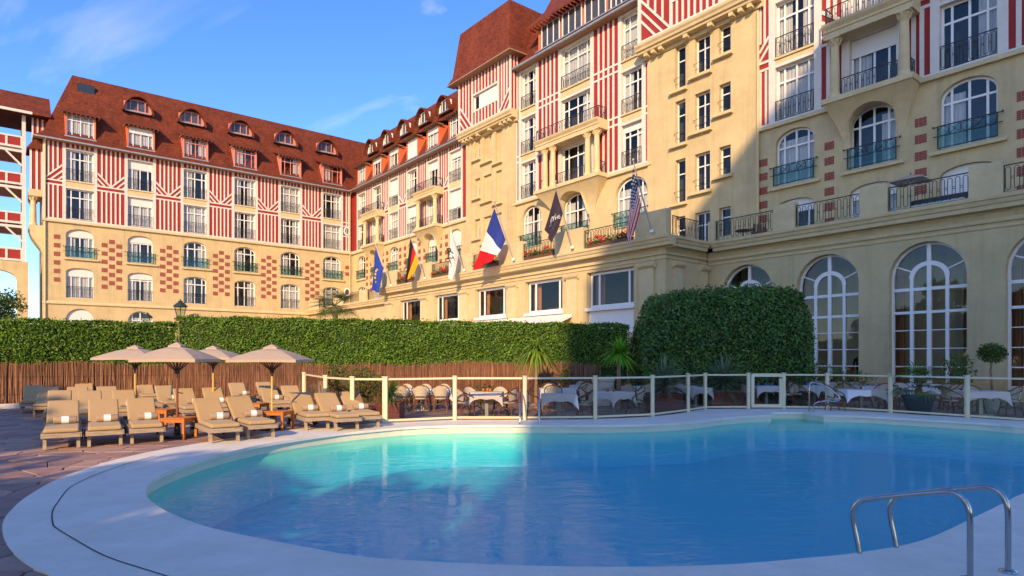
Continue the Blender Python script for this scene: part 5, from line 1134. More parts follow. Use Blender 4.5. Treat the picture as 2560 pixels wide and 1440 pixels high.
# ================================================================ HEDGES, REED FENCE, IVY
HL = [mat('hedge_leaf_%d' % i, c, 0.55, 0.45, 2.5, coords='World', trans=0.25, spec=0.5) for i, c in enumerate(((0.105,0.215,0.014),(0.065,0.150,0.012),(0.165,0.285,0.022)))]
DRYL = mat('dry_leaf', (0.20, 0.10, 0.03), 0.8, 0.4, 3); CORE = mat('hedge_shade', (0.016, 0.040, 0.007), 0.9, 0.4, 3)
def leaf_quads(m, pts, s0, s1, nrm=None, spread=1.0):
    for p in pts:
        a = Vector((random.gauss(0,1), random.gauss(0,1), random.gauss(0,1)))
        if nrm is not None: a = nrm*spread + a*0.75
        a.normalize(); b = a.orthogonal().normalized(); b = Matrix.Rotation(random.random()*6.28, 3, a) @ b; c = a.cross(b); s = random.uniform(s0, s1)
        p = Vector(p); m.cur = random.choice((0, 0, 1, 1, 2)); m.add([p-b*s, p-c*s*0.45, p+b*s, p+c*s*0.45], [(0,1,2,3)])
def hedge(label, a, b, za, zb, h0, depth, dens):
    a, b = Vector(a), Vector(b); t = thing('hedge', label, 'hedge', a); L = (b-a).length; d = (b-a)/L; n = Vector((d.y, -d.x, 0))
    zt = lambda s: za+(zb-za)*s/L
    k = M(); pts = [(s, u) for s in (0.1, L-0.1) for u in (0, 1)]
    q = [Vector((0,0,0))+d*s - n*(0.12+(depth-0.24)*u) for s in (0.1, L-0.1) for u in (0, 1)]
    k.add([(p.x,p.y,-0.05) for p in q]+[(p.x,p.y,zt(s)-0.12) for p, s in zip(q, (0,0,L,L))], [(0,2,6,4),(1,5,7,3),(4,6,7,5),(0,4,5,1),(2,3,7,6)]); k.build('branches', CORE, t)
    m = M()
    f = []
    for _ in range(int(L*(3.05-h0)*dens)):
        s = random.random()*L; z = h0+random.random()*(zt(s)-h0); bulge = 0.07*math.sin(s*2.1+z*1.3)+0.05*math.sin(s*0.9-z*3)
        f.append(d*s + n*(bulge+random.gauss(0,0.05)) + Vector((0,0,z)))
    leaf_quads(m, f, 0.026, 0.062, (n+Vector((0,0,0.35))).normalized(), 1.0)
    f = [d*s - n*random.random()*depth*0.9 + Vector((0,0,zt(s)+0.03*math.sin(s*3)+random.gauss(0,0.035))) for s in [random.random()*L for _ in range(int(L*depth*dens*0.8))]]
    leaf_quads(m, f, 0.045, 0.09, Vector((0,0,1)), 0.7)
    f = [d*s + n*random.uniform(-0.2,0.05) + Vector((0,0,zt(s)+random.uniform(0,0.14))) for s in [random.random()*L for _ in range(int(L*22))]]
    leaf_quads(m, f, 0.03, 0.06, None)
    for _ in range(int(L*3.5)):                           # stray shoots past the clipped faces
        s = random.random()*L; top_ = random.random() < 0.55; b0_ = d*s + (Vector((0,0,zt(s))) - n*random.random()*0.5 if top_ else n*0.05 + Vector((0,0,random.uniform(h0, zt(s))))); gdir = (Vector((random.gauss(0,0.35), random.gauss(0,0.35), 1)) if top_ else n + Vector((random.gauss(0,0.3), random.gauss(0,0.3), 0.5))).normalized(); ln = random.uniform(0.1, 0.26)
        leaf_quads(m, [b0_ + gdir*ln*k_/5 for k_ in range(6)], 0.025, 0.05)
    f = [d*s + n*random.uniform(0.0,0.1) + Vector((0,0,h0+random.uniform(-0.02,0.25))) for s in [random.random()*L for _ in range(int(L*30))]]
    k0_ = len(m.f); leaf_quads(m, f, 0.03, 0.06, n, 0.8)
    for k_ in range(k0_, len(m.f)): m.mi[k_] = 3 if random.random() < 0.5 else m.mi[k_]
    m.build('foliage', HL+[DRYL], t); return t
hA, hB = V2(at(-160, 0, 21.0)), V2(at(446, 0, 25.3)); hC, hD = V2(at(438, 0, 25.0)), V2(at(1575, 0, 25.4))
hedge('long clipped green hedge above the reed screen beside the lamp post', hA, hB, 3.02, 3.05, 1.35, 1.3, 900)
hedge('clipped green hedge above the reed screen running towards the ivy kiosk', hC, hD, 3.30, 3.02, 1.35, 1.3, 900)
REED = mat('brown_heather_reed', (0.36, 0.175, 0.10), 0.9, 0.5, 1.6, coords='World', stretch=(9, 9, 0.8)); REEDB = mat('reed_shade', (0.13, 0.055, 0.035), 0.95, 0.3, 4)
rf = thing('reed_fence', 'brown heather reed screen below the hedge', 'fence')
kerbm = M()
for (a, b) in ((hA, hB), (hC, hD-(hD-hC).normalized()*1.3)):
    d = (b-a).normalized(); n = Vector((d.y, -d.x, 0)); L = (b-a).length; o = a + n*0.42; m = M(); bk = M()
    tops = lambda s: 1.52+0.05*math.sin(s*0.6)+0.04*math.sin(s*1.7+1)
    for i in range(int(L/0.5)):
        p, q = o+d*(i*0.5), o+d*min(L, i*0.5+0.5); bk.poly([(p.x,p.y,-0.05),(q.x,q.y,-0.05),(q.x,q.y,tops(i*.5+.5)-0.09),(p.x,p.y,tops(i*.5)-0.09)])
    for i in range(int(L*75)):
        s = random.random()*L; p = o+d*s+n*random.uniform(0.005,0.05); z = tops(s)+random.gauss(0,0.035); w = random.uniform(0.006,0.013); l = random.gauss(0,0.03)
        z0 = random.uniform(-0.03, 0.3) if random.random() < 0.6 else random.uniform(0.3, 1.0)
        q = p+d*l; e = d*w; m.add([p-e+Vector((0,0,z0)), p+e+Vector((0,0,z0)), q+e*0.5+Vector((0,0,z)), q-e*0.5+Vector((0,0,z)), p+n*w*1.2+Vector((0,0,z0)), q+n*w*0.8+Vector((0,0,z))], [(0,4,5,3),(4,1,2,5)])
    bk.build('backing', REEDB, rf); tag(m.build('reeds', REED, rf), kind='stuff')
    for z in (0.45, 1.05): M().bar((o.x+n.x*0.055, o.y+n.y*0.055, z), (o.x+n.x*0.055+d.x*L, o.y+n.y*0.055+d.y*L, z), 0.006, 0.006).build('wire', IRON, rf)
k0 = hA; d = (hB-hA).normalized(); n = Vector((d.y,-d.x,0)); kb = tag(M().bar(hA+n*0.75+Vector((0,0,0.06)), hA+n*0.75+d*6.5+Vector((0,0,0.06)), 0.25, 0.16).build('kerb', COPE), 'pale kerb at the foot of the reed screen', 'kerb')
# ivy kiosk
iv = thing('ivy_kiosk', 'rounded kiosk overgrown with dark green ivy beside the arched windows', 'shrub')
IVY = [mat('ivy_leaf_%d' % i, c, 0.45, 0.4, 2.0, coords='World', trans=0.15, spec=0.5) for i, c in enumerate(((0.065,0.165,0.022),(0.040,0.110,0.016),(0.140,0.235,0.030)))]
ic, ir = V2(at(1795, 0, 26.0)), (3.3, 2.3); IZ = 4.28
def ivy_surf(th, v):                                     # v 0..1 wall, 1..2 top
    c_, s_ = math.cos(th), math.sin(th); q_ = (abs(c_)**4.6 + abs(s_)**4.6)**(-1/4.6)
    x = c_*q_*ir[0]; y = s_*q_*ir[1]
    bump_ = 1+0.03*math.sin(th*5+v*3)+0.02*math.sin(th*11-v*7)
    if v <= 1: k = 1-0.13*max(0, v-0.55)**2*4; z = 0.5+(IZ-1.0)*v
    else:
        w = v-1; k = (1-0.13*0.81)*math.cos(w*math.pi/2)**0.45; z = IZ-0.5+0.62*math.sin(w*math.pi/2)
    tilt = 0.10*x/ir[0]
    return Vector((x*k*bump_, y*k*bump_, z+tilt))
m = M(); rr = []
for v in (0, 0.3, 0.6, 0.85, 1.0, 1.3, 1.6, 1.85): rr.append([ivy_surf(2*math.pi*i/40, v)*0.965 + Vector((0,0,-0.02)) for i in range(40)])
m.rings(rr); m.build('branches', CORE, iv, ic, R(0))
per = [ivy_surf(2*math.pi*i/720, 0.5) for i in range(721)]; cum = [0.0]
for i in range(720): cum.append(cum[-1] + (per[i+1]-per[i]).length)
import bisect
def ivy_th():
    k = bisect.bisect(cum, random.random()*cum[-1]); return 2*math.pi*min(719.9, k-random.random())/720
m = M()
for _ in range(56000):
    th = ivy_th()
    if 0.55 < th < 2.6 and random.random() < 0.85: continue
    v = random.random()*1.9 if random.random() < 0.75 else random.random(); p = ivy_surf(th, v); n_ = Vector((p.x/ir[0]**2, p.y/ir[1]**2, 0.05+max(0, v-0.9)*0.5)).normalized()
    leaf_quads(m, [p + n_*random.gauss(0, 0.06)], 0.04, 0.085, (n_+Vector((0,0,0.1))), 1.0)
for _ in range(700):
    th = ivy_th(); v = random.uniform(1.0, 1.9); p = ivy_surf(th, v)+Vector((0,0,random.uniform(0,0.28))); leaf_quads(m, [p], 0.05, 0.10)
m.build('foliage', IVY, iv, ic, R(0))
M().box(ic.x-3.0, ic.x+3.0, ic.y-1.2, ic.y+1.8, -0.05, 1.2).build('kiosk_wall', mat('kiosk_boards', (0.10,0.07,0.05), 0.9, 0.3, 3), iv)
# ================================================================ LOUNGERS, TOWELS, PARASOLS, SIDE TABLES
CUSH = mat('tan_cushion', (0.45, 0.295, 0.15), 0.85, 0.07, 2.5, 0.12, 90, sheen=0.1); OLDT = mat('weathered_teak', (0.36, 0.27, 0.19), 0.8, 0.3, 6, stretch=(1, 8, 8)); RUBBER = mat('black_rubber', (0.02,0.02,0.02), 0.7)
ORTEAK = mat('orange_teak', (0.52, 0.16, 0.03), 0.45, 0.2, 5, stretch=(6, 1, 1)); TOWEL = mat('taupe_towel', (0.40, 0.27, 0.18), 0.95, 0.15, 20, 0.5, 120); PAPERW = mat('white_paper_band', (0.82, 0.81, 0.80), 0.7, 0.02)
def cushion(name, par, w, l, t, mtx):
    m = M(); m.box(-w/2, w/2, 0, l, 0, t); o = m.build(name, CUSH, par); o.matrix_basis = mtx; bevel(o, 0.032, 3)
    return o
def make_lounger():
    t = thing('sun_lounger', 'tan cushioned teak sun lounger', 'sun lounger')
    W, z = 0.57, 0.30
    for s in (-1, 1):
        M().box(s*W/2-0.025, s*W/2+0.025, -0.02, 1.95, z-0.09, z).build('side_rail', OLDT, t)
        M().prism([(0.10, 0), (0.17, 0), (0.23, z-0.09), (0.13, z-0.09)], 'x', s*(W/2-0.03)-0.028, s*(W/2-0.03)+0.028).build('leg', OLDT, t)
        M().prism([(1.62, 0.06), (1.69, 0.06), (1.74, z-0.09), (1.64, z-0.09)], 'x', s*(W/2-0.03)-0.028, s*(W/2-0.03)+0.028).build('leg', OLDT, t)
        w = M(); w.tube([(s*(W/2+0.03)-0.025, 1.66, 0.10), (s*(W/2+0.03)+0.025, 1.66, 0.10)], 0.10, 18); w.build('wheel', RUBBER, t)
    M().box(-W/2, W/2, -0.03, 0.03, z-0.085, z-0.005).build('end_rail', OLDT, t)
    m = M()
    for i in range(13): m.box(-W/2+0.02, W/2-0.02, 0.06+i*0.095, 0.125+i*0.095, z-0.035, z-0.012)
    m.build('seat_slats', OLDT, t)
    cushion('seat_cushion', t, W-0.03, 1.22, 0.085, Matrix.Translation((0, 0.0, z+0.002)))
    hy, ang = 1.20, R(32)
    rot = Matrix.Translation((0, hy, z+0.01)) @ Matrix.Rotation(ang, 4, 'X')
    cushion('back_cushion', t, W-0.03, 0.80, 0.085, rot @ Matrix.Translation((0, 0.02, 0.0)))
    m = M()
    for s in (-1, 1): m.box(s*(W/2-0.05)-0.025, s*(W/2-0.05)+0.025, 0, 0.78, -0.045, -0.005)
    for i in range(7): m.box(-W/2+0.03, W/2-0.03, 0.05+i*0.105, 0.11+i*0.105, -0.03, -0.01)
    o = m.build('back_frame', OLDT, t); o.matrix_basis = rot
    for sx in (-0.2, 0.2): M().bar((sx, hy+0.66, z-0.03), (sx, hy+0.42, z+0.22), 0.025, 0.03).build('prop', OLDT, t)
    return t
def make_towel():
    t = thing('rolled_towel', 'rolled taupe towel', 'towel')
    m = M(); n = 22; m.rings([[(x, 0.075*r*math.cos(2*math.pi*j/n), 0.075+0.072*r*math.sin(2*math.pi*j/n)) for j in range(n)] for x, r in ((-0.19, 0.55), (-0.19, 0.9), (-0.175, 1.0), (0.175, 1.0), (0.19, 0.9), (0.19, 0.55))]); m.build('towel', TOWEL, t, smooth=True)
    m = M(); m.rings([[(x, 0.0785*math.cos(2*math.pi*j/n), 0.0755+0.0755*math.sin(2*math.pi*j/n)) for j in range(n)] for x in (-0.06, 0.06)], True, False); m.build('paper_band', PAPERW, t, smooth=True)
    return t
proto, towel = make_lounger(), make_towel(); note_kids(proto, towel)
# back-top centre pixel, turn, towel x or None, row
ORD = ('first', 'second', 'third', 'fourth', 'fifth', 'sixth', 'seventh', 'eighth')
LG = [(159,1001,36,0.04,'F7'),(258,998,36,0.05,'F6'),(351,995,35,0.07,'F5'),(515,995,37,0.08,'F4'),(594,991,37,0.08,'F3'),(748,981,32,0.05,'F2'),(812,982,31,0.06,'F1'),(873,979,30,0.05,'F0'),
      (150,976,36,None,'M'),(224,977,36,None,'M'),(308,975,36,0.06,'MT'),
      (121,967,36,None,'B'),(194,967,36,None,'B'),(266,966,36,None,'B'),(85,963,36,None,'B'),(148,957,36,None,'B'),(210,957,36,None,'B'),
      (307,954,34,None,'B'),(360,954,34,None,'B'),(419,951,34,None,'B'),(470,949,34,None,'B'),(516,950,34,None,'B'),
      (409,964,36,0.14,'S'),(457,971,36,0.14,'S'),(529,969,36,0.1,'S'),(590,957,36,0.1,'S'),
      (668,964,33,0.08,'S'),(657,955,33,None,'B'),(708,951,32,None,'B'),(723,964,32,None,'B'),(777,959,31,None,'B')]
LAB = {'M': ('tan sun lounger without towel in the row behind the poolside loungers', 'second-row loungers'), 'MT': ('tan sun lounger with towel in the row behind the poolside loungers', 'second-row loungers'), 'B': ('tan sun lounger in the packed rows before the reed screen', 'loungers by the reed screen'), 'S': ('tan sun lounger with towel between the parasol poles', 'loungers between the parasols')}
used = 0
for k, (x, y, ang, tw, row) in enumerate(LG):
    dist = F*(CZ-0.80)/(y-HY); p = V2(at(x, 0, dist)); rz = R(ang + random.uniform(-2.5, 2.5))
    p = p + Matrix.Rotation(rz, 3, 'Z') @ Vector((0, -1.86, 0))
    o = proto if k == 0 else copy_tree(proto)
    o.location = p; o.rotation_euler = (0, 0, rz)
    if row[0] == 'F': lab, grp = 'poolside tan lounger with towel, %s along the coping from the glass fence' % ORD[int(row[1])], 'poolside loungers'
    else: lab, grp = LAB[row]
    o['label'] = lab; o['group'] = grp
    if tw is not None:
        w = towel if used == 0 else copy_tree(towel); used += 1
        w.location = p + Matrix.Rotation(rz, 3, 'Z') @ Vector((tw, 0.95, 0.389)); w.rotation_euler = (0, 0, rz+R(random.uniform(-4, 4)))
        w['label'] = ('rolled taupe towel with white band on the %s poolside lounger from the fence' % ORD[int(row[1])]) if row[0] == 'F' else {'MT': 'rolled taupe towel with white band on the second-row lounger', 'S': 'rolled taupe towel on a lounger between the parasol poles'}[row]; w['group'] = 'rolled towels'
WOODP = mat('brown_parasol_wood', (0.20, 0.06, 0.03), 0.5, 0.2, 4); YEL = mat('yellow_parasol_wood', (0.62, 0.42, 0.12), 0.5, 0.1, 4); DKW = mat('dark_parasol_wood', (0.07, 0.03, 0.02), 0.5, 0.2, 4)
def para(x, y_foot, ytop, label, lower, half):
    p = V2(gnd(x, y_foot)); t_ = p.y; zt = CZ+(HY-ytop)/F*t_
    return parasol(label, p, half, zt, zt-0.32, DKW, lower, R(3))
para(443, 1092, 861, 'taupe square parasol on a red-brown pole behind the teak side table', WOODP, 0.66)
para(680, 1072, 866, 'taupe square parasol on a yellow pole behind the right side table', YEL, 0.78)
para(338, 1043, 867, 'taupe parasol on a yellow pole among the packed loungers', YEL, 0.78)
para(533, 1036, 868, 'taupe parasol on a yellow pole half hidden between two front parasols', YEL, 0.80)
def side_table(x, y, label, rz):
    p = V2(gnd(x, y)); t = thing('side_table', label, 'table', p, rz); w, h = 0.26, 0.43
    for i in range(5): bevel(M().box(-w, w, -w+i*0.106, -w+i*0.106+0.096, h-0.025, h).build('top_slat', ORTEAK, t), 0.004, 1)
    for s in (-1, 1):
        M().box(-w+0.02, w-0.02, s*(w-0.03)-0.012, s*(w-0.03)+0.012, h-0.09, h-0.025).build('apron', ORTEAK, t); M().box(s*(w-0.03)-0.012, s*(w-0.03)+0.012, -w+0.045, w-0.045, h-0.09, h-0.026).build('apron', ORTEAK, t)
        for u in (-1, 1): M().box(s*(w-0.03)-0.026, s*(w-0.03)+0.026, u*(w-0.03)-0.026, u*(w-0.03)+0.026, 0, h-0.025).build('leg', ORTEAK, t)
side_table(449, 1094, 'orange teak side table in front of the red-brown parasol pole', R(-4)); side_table(697, 1072, 'orange teak side table in front of the right yellow parasol pole', R(-10))
side_table(407, 1066, 'orange teak side table partly hidden behind the front loungers', R(-4)); side_table(640, 1046, 'orange teak side table glimpsed between reclined loungers', R(-8))
# ================================================================ TERRACE TABLES AND CHAIRS
LINEN = mat('white_linen', (0.80, 0.79, 0.80), 0.85, 0.03, 3, 0.1, 60, trans=0.1); RATT = mat('brown_rattan', (0.20, 0.085, 0.045), 0.55, 0.35, 12); WEAVE = mat('cream_weave', (0.62, 0.55, 0.43), 0.8, 0.15, 40, 0.4, 150)
AMBER = mat('amber_glass', (0.55, 0.16, 0.02), 0.15, 0.1, 5); BLUEG = mat('blue_tumbler', (0.10, 0.16, 0.40), 0.15, 0.2, 5)
def make_chair():
    t = thing('bistro_chair', 'rattan bistro chair', 'chair'); r = 0.017
    m = M(); n = 20; m.rings([[(0.21*math.cos(2*math.pi*j/n)*k, 0.02+0.20*math.sin(2*math.pi*j/n)*k, z) for j in range(n)] for k, z in ((0.94, 0.42), (1.0, 0.435), (1.0, 0.455), (0.92, 0.468))]); m.build('seat', WEAVE, t)
    # hoop that is back and armrests in one
    hoop = rail_path([(-0.24, -0.17, 0.45), (-0.275, -0.16, 0.58), (-0.285, -0.06, 0.66), (-0.275, 0.12, 0.74), (-0.2, 0.235, 0.84), (0, 0.275, 0.885), (0.2, 0.235, 0.84), (0.275, 0.12, 0.74), (0.285, -0.06, 0.66), (0.275, -0.16, 0.58), (0.24, -0.17, 0.45)], 4)
    M().tube(hoop, r, 8).build('hoop', RATT, t, smooth=True)
    M().tube(rail_path([(-0.2, 0.1, 0.46), (-0.17, 0.2, 0.5), (0, 0.235, 0.52), (0.17, 0.2, 0.5), (0.2, 0.1, 0.46)], 4), 0.012, 6).build('back_rail', RATT, t)
    m = M(); k = 10; lo, hi = [], []
    for i in range(k+1):
        a = math.pi*(0.13+0.74*i/k); lo.append((-0.19*math.cos(a), 0.06+0.17*math.sin(a), 0.50)); f = i/k
        hi.append((-0.262*math.cos(a), 0.05+0.215*math.sin(a), 0.70+0.165*math.sin(math.pi*f)))
    m.add(lo+hi, [(i, i+1, k+2+i, k+1+i) for i in range(k)]); m.build('back_panel', WEAVE, t, smooth=True)
    for sx, sy in ((-1,-1),(1,-1),(-1,1),(1,1)):
        M().tube([(sx*0.18, sy*0.17+0.01, 0.44), (sx*0.205, sy*0.205+0.01, 0.2), (sx*0.225, sy*0.24+0.01, 0)], 0.016, 7).build('leg', RATT, t)
    m = M()
    for a, b in (((-0.2,-0.2),(0.2,-0.2)),((-0.2,0.21),(0.2,0.21)),((-0.2,-0.2),(-0.2,0.21)),((0.2,-0.2),(0.2,0.21))): m.tube([(a[0],a[1],0.2),((a[0]+b[0])/2,(a[1]+b[1])/2,0.3),(b[0],b[1],0.2)], 0.011, 6)
    m.build('stretcher', RATT, t)
    return t
chair = make_chair(); note_kids(chair); cused = 0
def place_chair(p, rz, label, group):
    global cused
    o = chair if cused == 0 else copy_tree(chair); cused += 1; o.location = p; o.rotation_euler = (0, 0, rz); o['label'] = label; o['group'] = group
def tumbler(p, mt, label, group):
    t = tag(M().lathe([(0.032, 0), (0.038, 0.01), (0.043, 0.10), (0.040, 0.10), (0.034, 0.015), (0.004, 0.014)], 12).build('tumbler', mt, None, p, smooth=True), label, 'glass', group)
GZ = -0.06
def table(x, ytop, w, dpt, rz, label, clothlab, chairs, glasses, chlab):
    zt = 0.68; dist = F*(CZ-zt)/(ytop-HY); p = V2(at(x, 0, dist)); p.z = GZ
    t = thing('dining_table', label, 'table', p, rz); h = zt-GZ
    bevel(M().box(-w/2, w/2, -dpt/2, dpt/2, h-0.03, h-0.003).build('tabletop', OLDT, t), 0.005, 1); M().box(-0.05, 0.05, -0.05, 0.05, 0.04, h-0.03).build('pedestal', ZINC, t); M().box(-0.24, 0.24, -0.24, 0.24, 0, 0.04).build('foot', ZINC, t)
    c = M(); hw, hd, dr = w/2+0.008, dpt/2+0.008, 0.24; c.box(-hw, hw, -hd, hd, h-0.001, h+0.004)
    edge = []; n = 14
    loop = [(-hw + 2*hw*i/n, -hd) for i in range(n)] + [(hw, -hd+2*hd*i/n) for i in range(n)] + [(hw-2*hw*i/n, hd) for i in range(n)] + [(-hw, hd-2*hd*i/n) for i in range(n)]
    k = len(loop); ph = random.random()*6
    def drop(i):
        q = loop[i]; corner = (abs(q[0])/hw*abs(q[1])/hd)**6; return dr*(0.8+1.0*corner) + 0.012*math.sin(i*1.3+ph), 1.015+0.03*math.sin(i*1.1+ph)+0.05*corner
    lo = [(loop[i][0]*drop(i)[1], loop[i][1]*drop(i)[1], h-drop(i)[0]) for i in range(k)]
    c.add([(q[0], q[1], h+0.002) for q in loop]+lo, [(i, (i+1) % k, k+(i+1) % k, k+i) for i in range(k)])
    cl = tag(c.build('tablecloth', LINEN, None, p, rz), clothlab, 'tablecloth', 'white cloths on the pool terrace')
    for (cx, cy, a) in chairs: place_chair(p + Matrix.Rotation(rz, 3, 'Z') @ Vector((cx, cy, 0)), rz+R(a), chlab, 'chairs ' + chlab[-30:])
    for (gx, gy, kind) in glasses: tumbler(p + Matrix.Rotation(rz, 3, 'Z') @ Vector((gx, gy, h+0.005)), AMBER if kind else BLUEG, 'small amber candle glass on a white tablecloth' if kind else 'small blue tumbler on a white tablecloth', 'amber glasses' if kind else 'blue tumblers')
am = [(-0.12, 0.1, 1), (0.1, 0.05, 1), (0.0, 0.2, 1)]; bl_g = [(-0.25, 0.1, 0), (0.05, 0.12, 0), (0.25, 0.05, 0)]
L_ = 'square dining table under white cloth '
table(1057, 971, 1.9, 0.8, R(2), 'long dining table under white cloth near the red planter', 'white cloth over the long table near the red planter', [(-0.65,-0.62,180),(0.0,-0.62,180),(0.65,-0.62,180),(-0.65,0.62,0),(0.0,0.62,0),(0.65,0.62,0)], [(-0.7,0.1,1),(-0.6,0,1),(0.0,0.1,1),(0.5,0.1,1),(0.65,0,1)], 'rattan bistro chair drawn up to the long table')
table(1217, 980, 0.95, 0.8, R(-4), L_+'alone in front of the reed screen', 'white cloth on the single table before the reed screen', [(-0.62,-0.25,120),(0.66,-0.2,-115),(0.35,0.68,10),(-0.5,0.5,40)], am, 'rattan bistro chair at the single table before the reed screen')
table(1397, 985, 0.95, 0.75, R(0), L_+'beside the far pool ladder', 'white cloth on the table beside the far pool ladder', [(-0.70,0.05,95),(0.72,0.05,-95)], [], 'rattan bistro chair beside the far pool ladder')
table(1393, 971, 1.15, 0.8, R(2), L_+'behind the far pool ladder table', 'white cloth behind the table near the far pool ladder', [(-0.2,-0.66,175),(-0.2,0.6,0),(0.75,0,-90)], am, 'rattan bistro chair at the table behind the ladder')
table(1458, 963, 1.0, 0.8, R(0), L_+'next to the pale barrel', 'white cloth on the table next to the pale barrel', [(-0.7,0,90),(0.72,-0.1,-80),(0,0.65,0),(0.1,-0.65,170)], [(0.0,0,1),(0.1,0.1,1)], 'rattan bistro chair near the pale barrel')
table(1532, 980, 0.9, 0.9, R(38), L_+'under the spiky cordyline', 'white cloth hanging in points under the spiky cordyline', [(-0.55,0.5,60),(0.6,-0.35,-120)], am, 'rattan bistro chair under the spiky cordyline')
table(1592, 966, 1.0, 0.8, R(5), L_+'at the left foot of the ivy kiosk', 'white cloth at the left foot of the ivy kiosk', [(-0.5,-0.6,170),(0.2,-0.62,180)], [], 'rattan bistro chair at the left foot of the ivy')
table(1702, 965, 1.05, 0.85, R(-6), L_+'between two yucca planters', 'white cloth between two yucca planters', [(-0.2,-0.66,185),(0.5,0.6,0)], [(0.2,0.1,1),(0.3,0.0,1)], 'rattan bistro chair between two yucca planters')
table(1738, 969, 0.8, 0.8, R(20), L_+'by the folded fence corner', 'white cloth by the folded fence corner', [(-0.55,0.3,70)], [], 'rattan bistro chair by the folded fence corner')
table(1915, 965, 1.0, 0.85, R(3), L_+'seen through the gate', 'white cloth on the table seen through the gate', [(-0.72,-0.1,95),(0.6,-0.35,-110),(-0.1,0.65,0),(0.85,0.25,-80)], bl_g, 'rattan bistro chair seen through the gate')
table(2034, 964, 1.0, 0.9, R(35), L_+'behind the bent steel handrail', 'white cloth behind the bent steel handrail', [(-0.65,0.3,80),(0.7,-0.2,-100),(0.75,0.5,-60)], bl_g, 'rattan bistro chair behind the bent steel handrail')
table(2152, 974, 1.15, 0.8, R(-4), L_+'below the first clear arched window', 'white cloth below the first clear arched window', [(-0.8,0,90),(0.8,-0.05,-95)], [(0.1,0.2,1)], 'rattan bistro chair below the first clear arch')
table(2182, 966, 1.2, 0.8, R(-4), L_+'tucked against the arcade wall', 'white cloth on the table tucked against the arcade wall', [(-0.75,0,90),(0,-0.65,180)], bl_g, 'rattan bistro chair against the arcade wall')
table(2305, 969, 1.25, 0.85, R(-6), L_+'behind the blue palm pot', 'white cloth on the table behind the blue palm pot', [(-0.85,-0.05,95),(0.8,-0.1,-100),(0.9,0.5,-80),(-0.3,0.65,0)], bl_g, 'rattan bistro chair behind the blue palm pot')
table(2450, 978, 1.15, 0.85, R(-8), L_+'beside the clipped lollipop tree', 'white cloth on the table beside the lollipop tree', [(-0.82,0.0,95),(0.82,-0.05,-95),(0.2,0.7,0)], [], 'rattan bistro chair beside the lollipop tree')
# ================================================================ PLANTS
GREENY = [mat('strap_leaf_%d' % i, c, 0.45, 0.3, 2, trans=0.25) for i, c in enumerate(((0.17,0.28,0.025),(0.12,0.22,0.02),(0.30,0.30,0.04)))]
GREYY = [mat('yucca_leaf_%d' % i, c, 0.5, 0.3, 2, trans=0.15) for i, c in enumerate(((0.14,0.20,0.10),(0.10,0.15,0.075),(0.30,0.27,0.07)))]
BRIGHT = [mat('cordyline_leaf_%d' % i, c, 0.45, 0.25, 2, trans=0.3) for i, c in enumerate(((0.14,0.42,0.02),(0.10,0.32,0.02),(0.20,0.48,0.03)))]
TRUNK = mat('rough_trunk', (0.30, 0.17, 0.11), 0.9, 0.4, 14, 0.6, 40); REDBOX = mat('oxblood_planter', (0.17, 0.035, 0.025), 0.6, 0.2, 2)
def spiky(label, loc, trunk, tr_r, L, n, wid, mats, droop, up0=-0.4, box=None, lean=(0,0)):
    t = thing('spiky_plant', label, 'plant', loc)
    b = 0.0
    if box:
        bx_, h = box; b = h-0.05; o = bevel(M().box(-bx_, bx_, -bx_, bx_, 0, h).build('planter', REDBOX, t), 0.015, 1); M().box(-bx_+0.02, bx_-0.02, -bx_+0.02, bx_-0.02, h-0.02, h+0.006).build('soil', TRUNK, t)
        for k in range(1, 4): M().box(-bx_-0.006, bx_+0.006, -bx_-0.006, bx_+0.006, h*k/4-0.005, h*k/4+0.005).build('planter_groove', IRON, t)
    if trunk > 0: M().tube([(0,0,b-0.02), (lean[0]*0.4,lean[1]*0.4,b+trunk*0.5), (lean[0],lean[1],b+trunk)], [tr_r*1.2, tr_r, tr_r*0.85], 9).build('trunk', TRUNK, t)
    m = M(); c = Vector((lean[0], lean[1], b+trunk-0.03))
    for i in range(n):
        a = random.random()*6.283; el = math.asin(max(-0.95, min(0.98, up0 + (1-up0)*random.random()**0.8))); l = L*random.uniform(0.75, 1.1)
        d = Vector((math.cos(a)*math.cos(el), math.sin(a)*math.cos(el), math.sin(el))); sd = Vector((-math.sin(a), math.cos(a), 0)); m.cur = random.choice((0,0,1,2 if el < 0.3 else 1)); pts = []
        for k in range(5):
            f = k/4; p = c + Vector((0,0,random.uniform(-0.02,0.02))) + d*l*f + Vector((0,0,-droop*l*f*f*(0.4+abs(math.cos(el))))); w = wid*(1-f**2.2)*(0.5+0.8*min(1, f*3)) ; pts += [p-sd*w, p+sd*w]
        m.add(pts, [(2*k, 2*k+1, 2*k+3, 2*k+2) for k in range(4)])
    m.build('leaves', mats, t); return t
G = lambda x, d: Vector(((x-CX)/F*d, d, GZ))
spiky('golden-green cordyline in a dark red planter at the fence end', G(975, 17.9), 0.30, 0.05, 0.8, 110, 0.022, GREENY, 0.35, -0.2, (0.36, 0.5))
spiky('drooping green dracaena tree in front of the hedge', G(1340, 22.3), 2.0, 0.06, 1.0, 150, 0.034, GREENY, 0.75, -0.1)
spiky('bright green spiky cordyline tree beside the pale barrel', G(1547, 20.8), 1.95, 0.07, 0.85, 130, 0.032, BRIGHT, 0.28, -0.5)
spiky('grey-green yucca in the dark red planter left of the folded fence corner', G(1660, 20.4), 0.30, 0.06, 1.2, 150, 0.03, GREYY, 0.10, -0.5, (0.5, 0.62))
spiky('grey-green yucca with yellowing lower leaves in dark red planter by the gate', G(1806, 22.2), 0.36, 0.06, 1.2, 160, 0.03, GREYY, 0.14, -0.6, (0.55, 0.62))
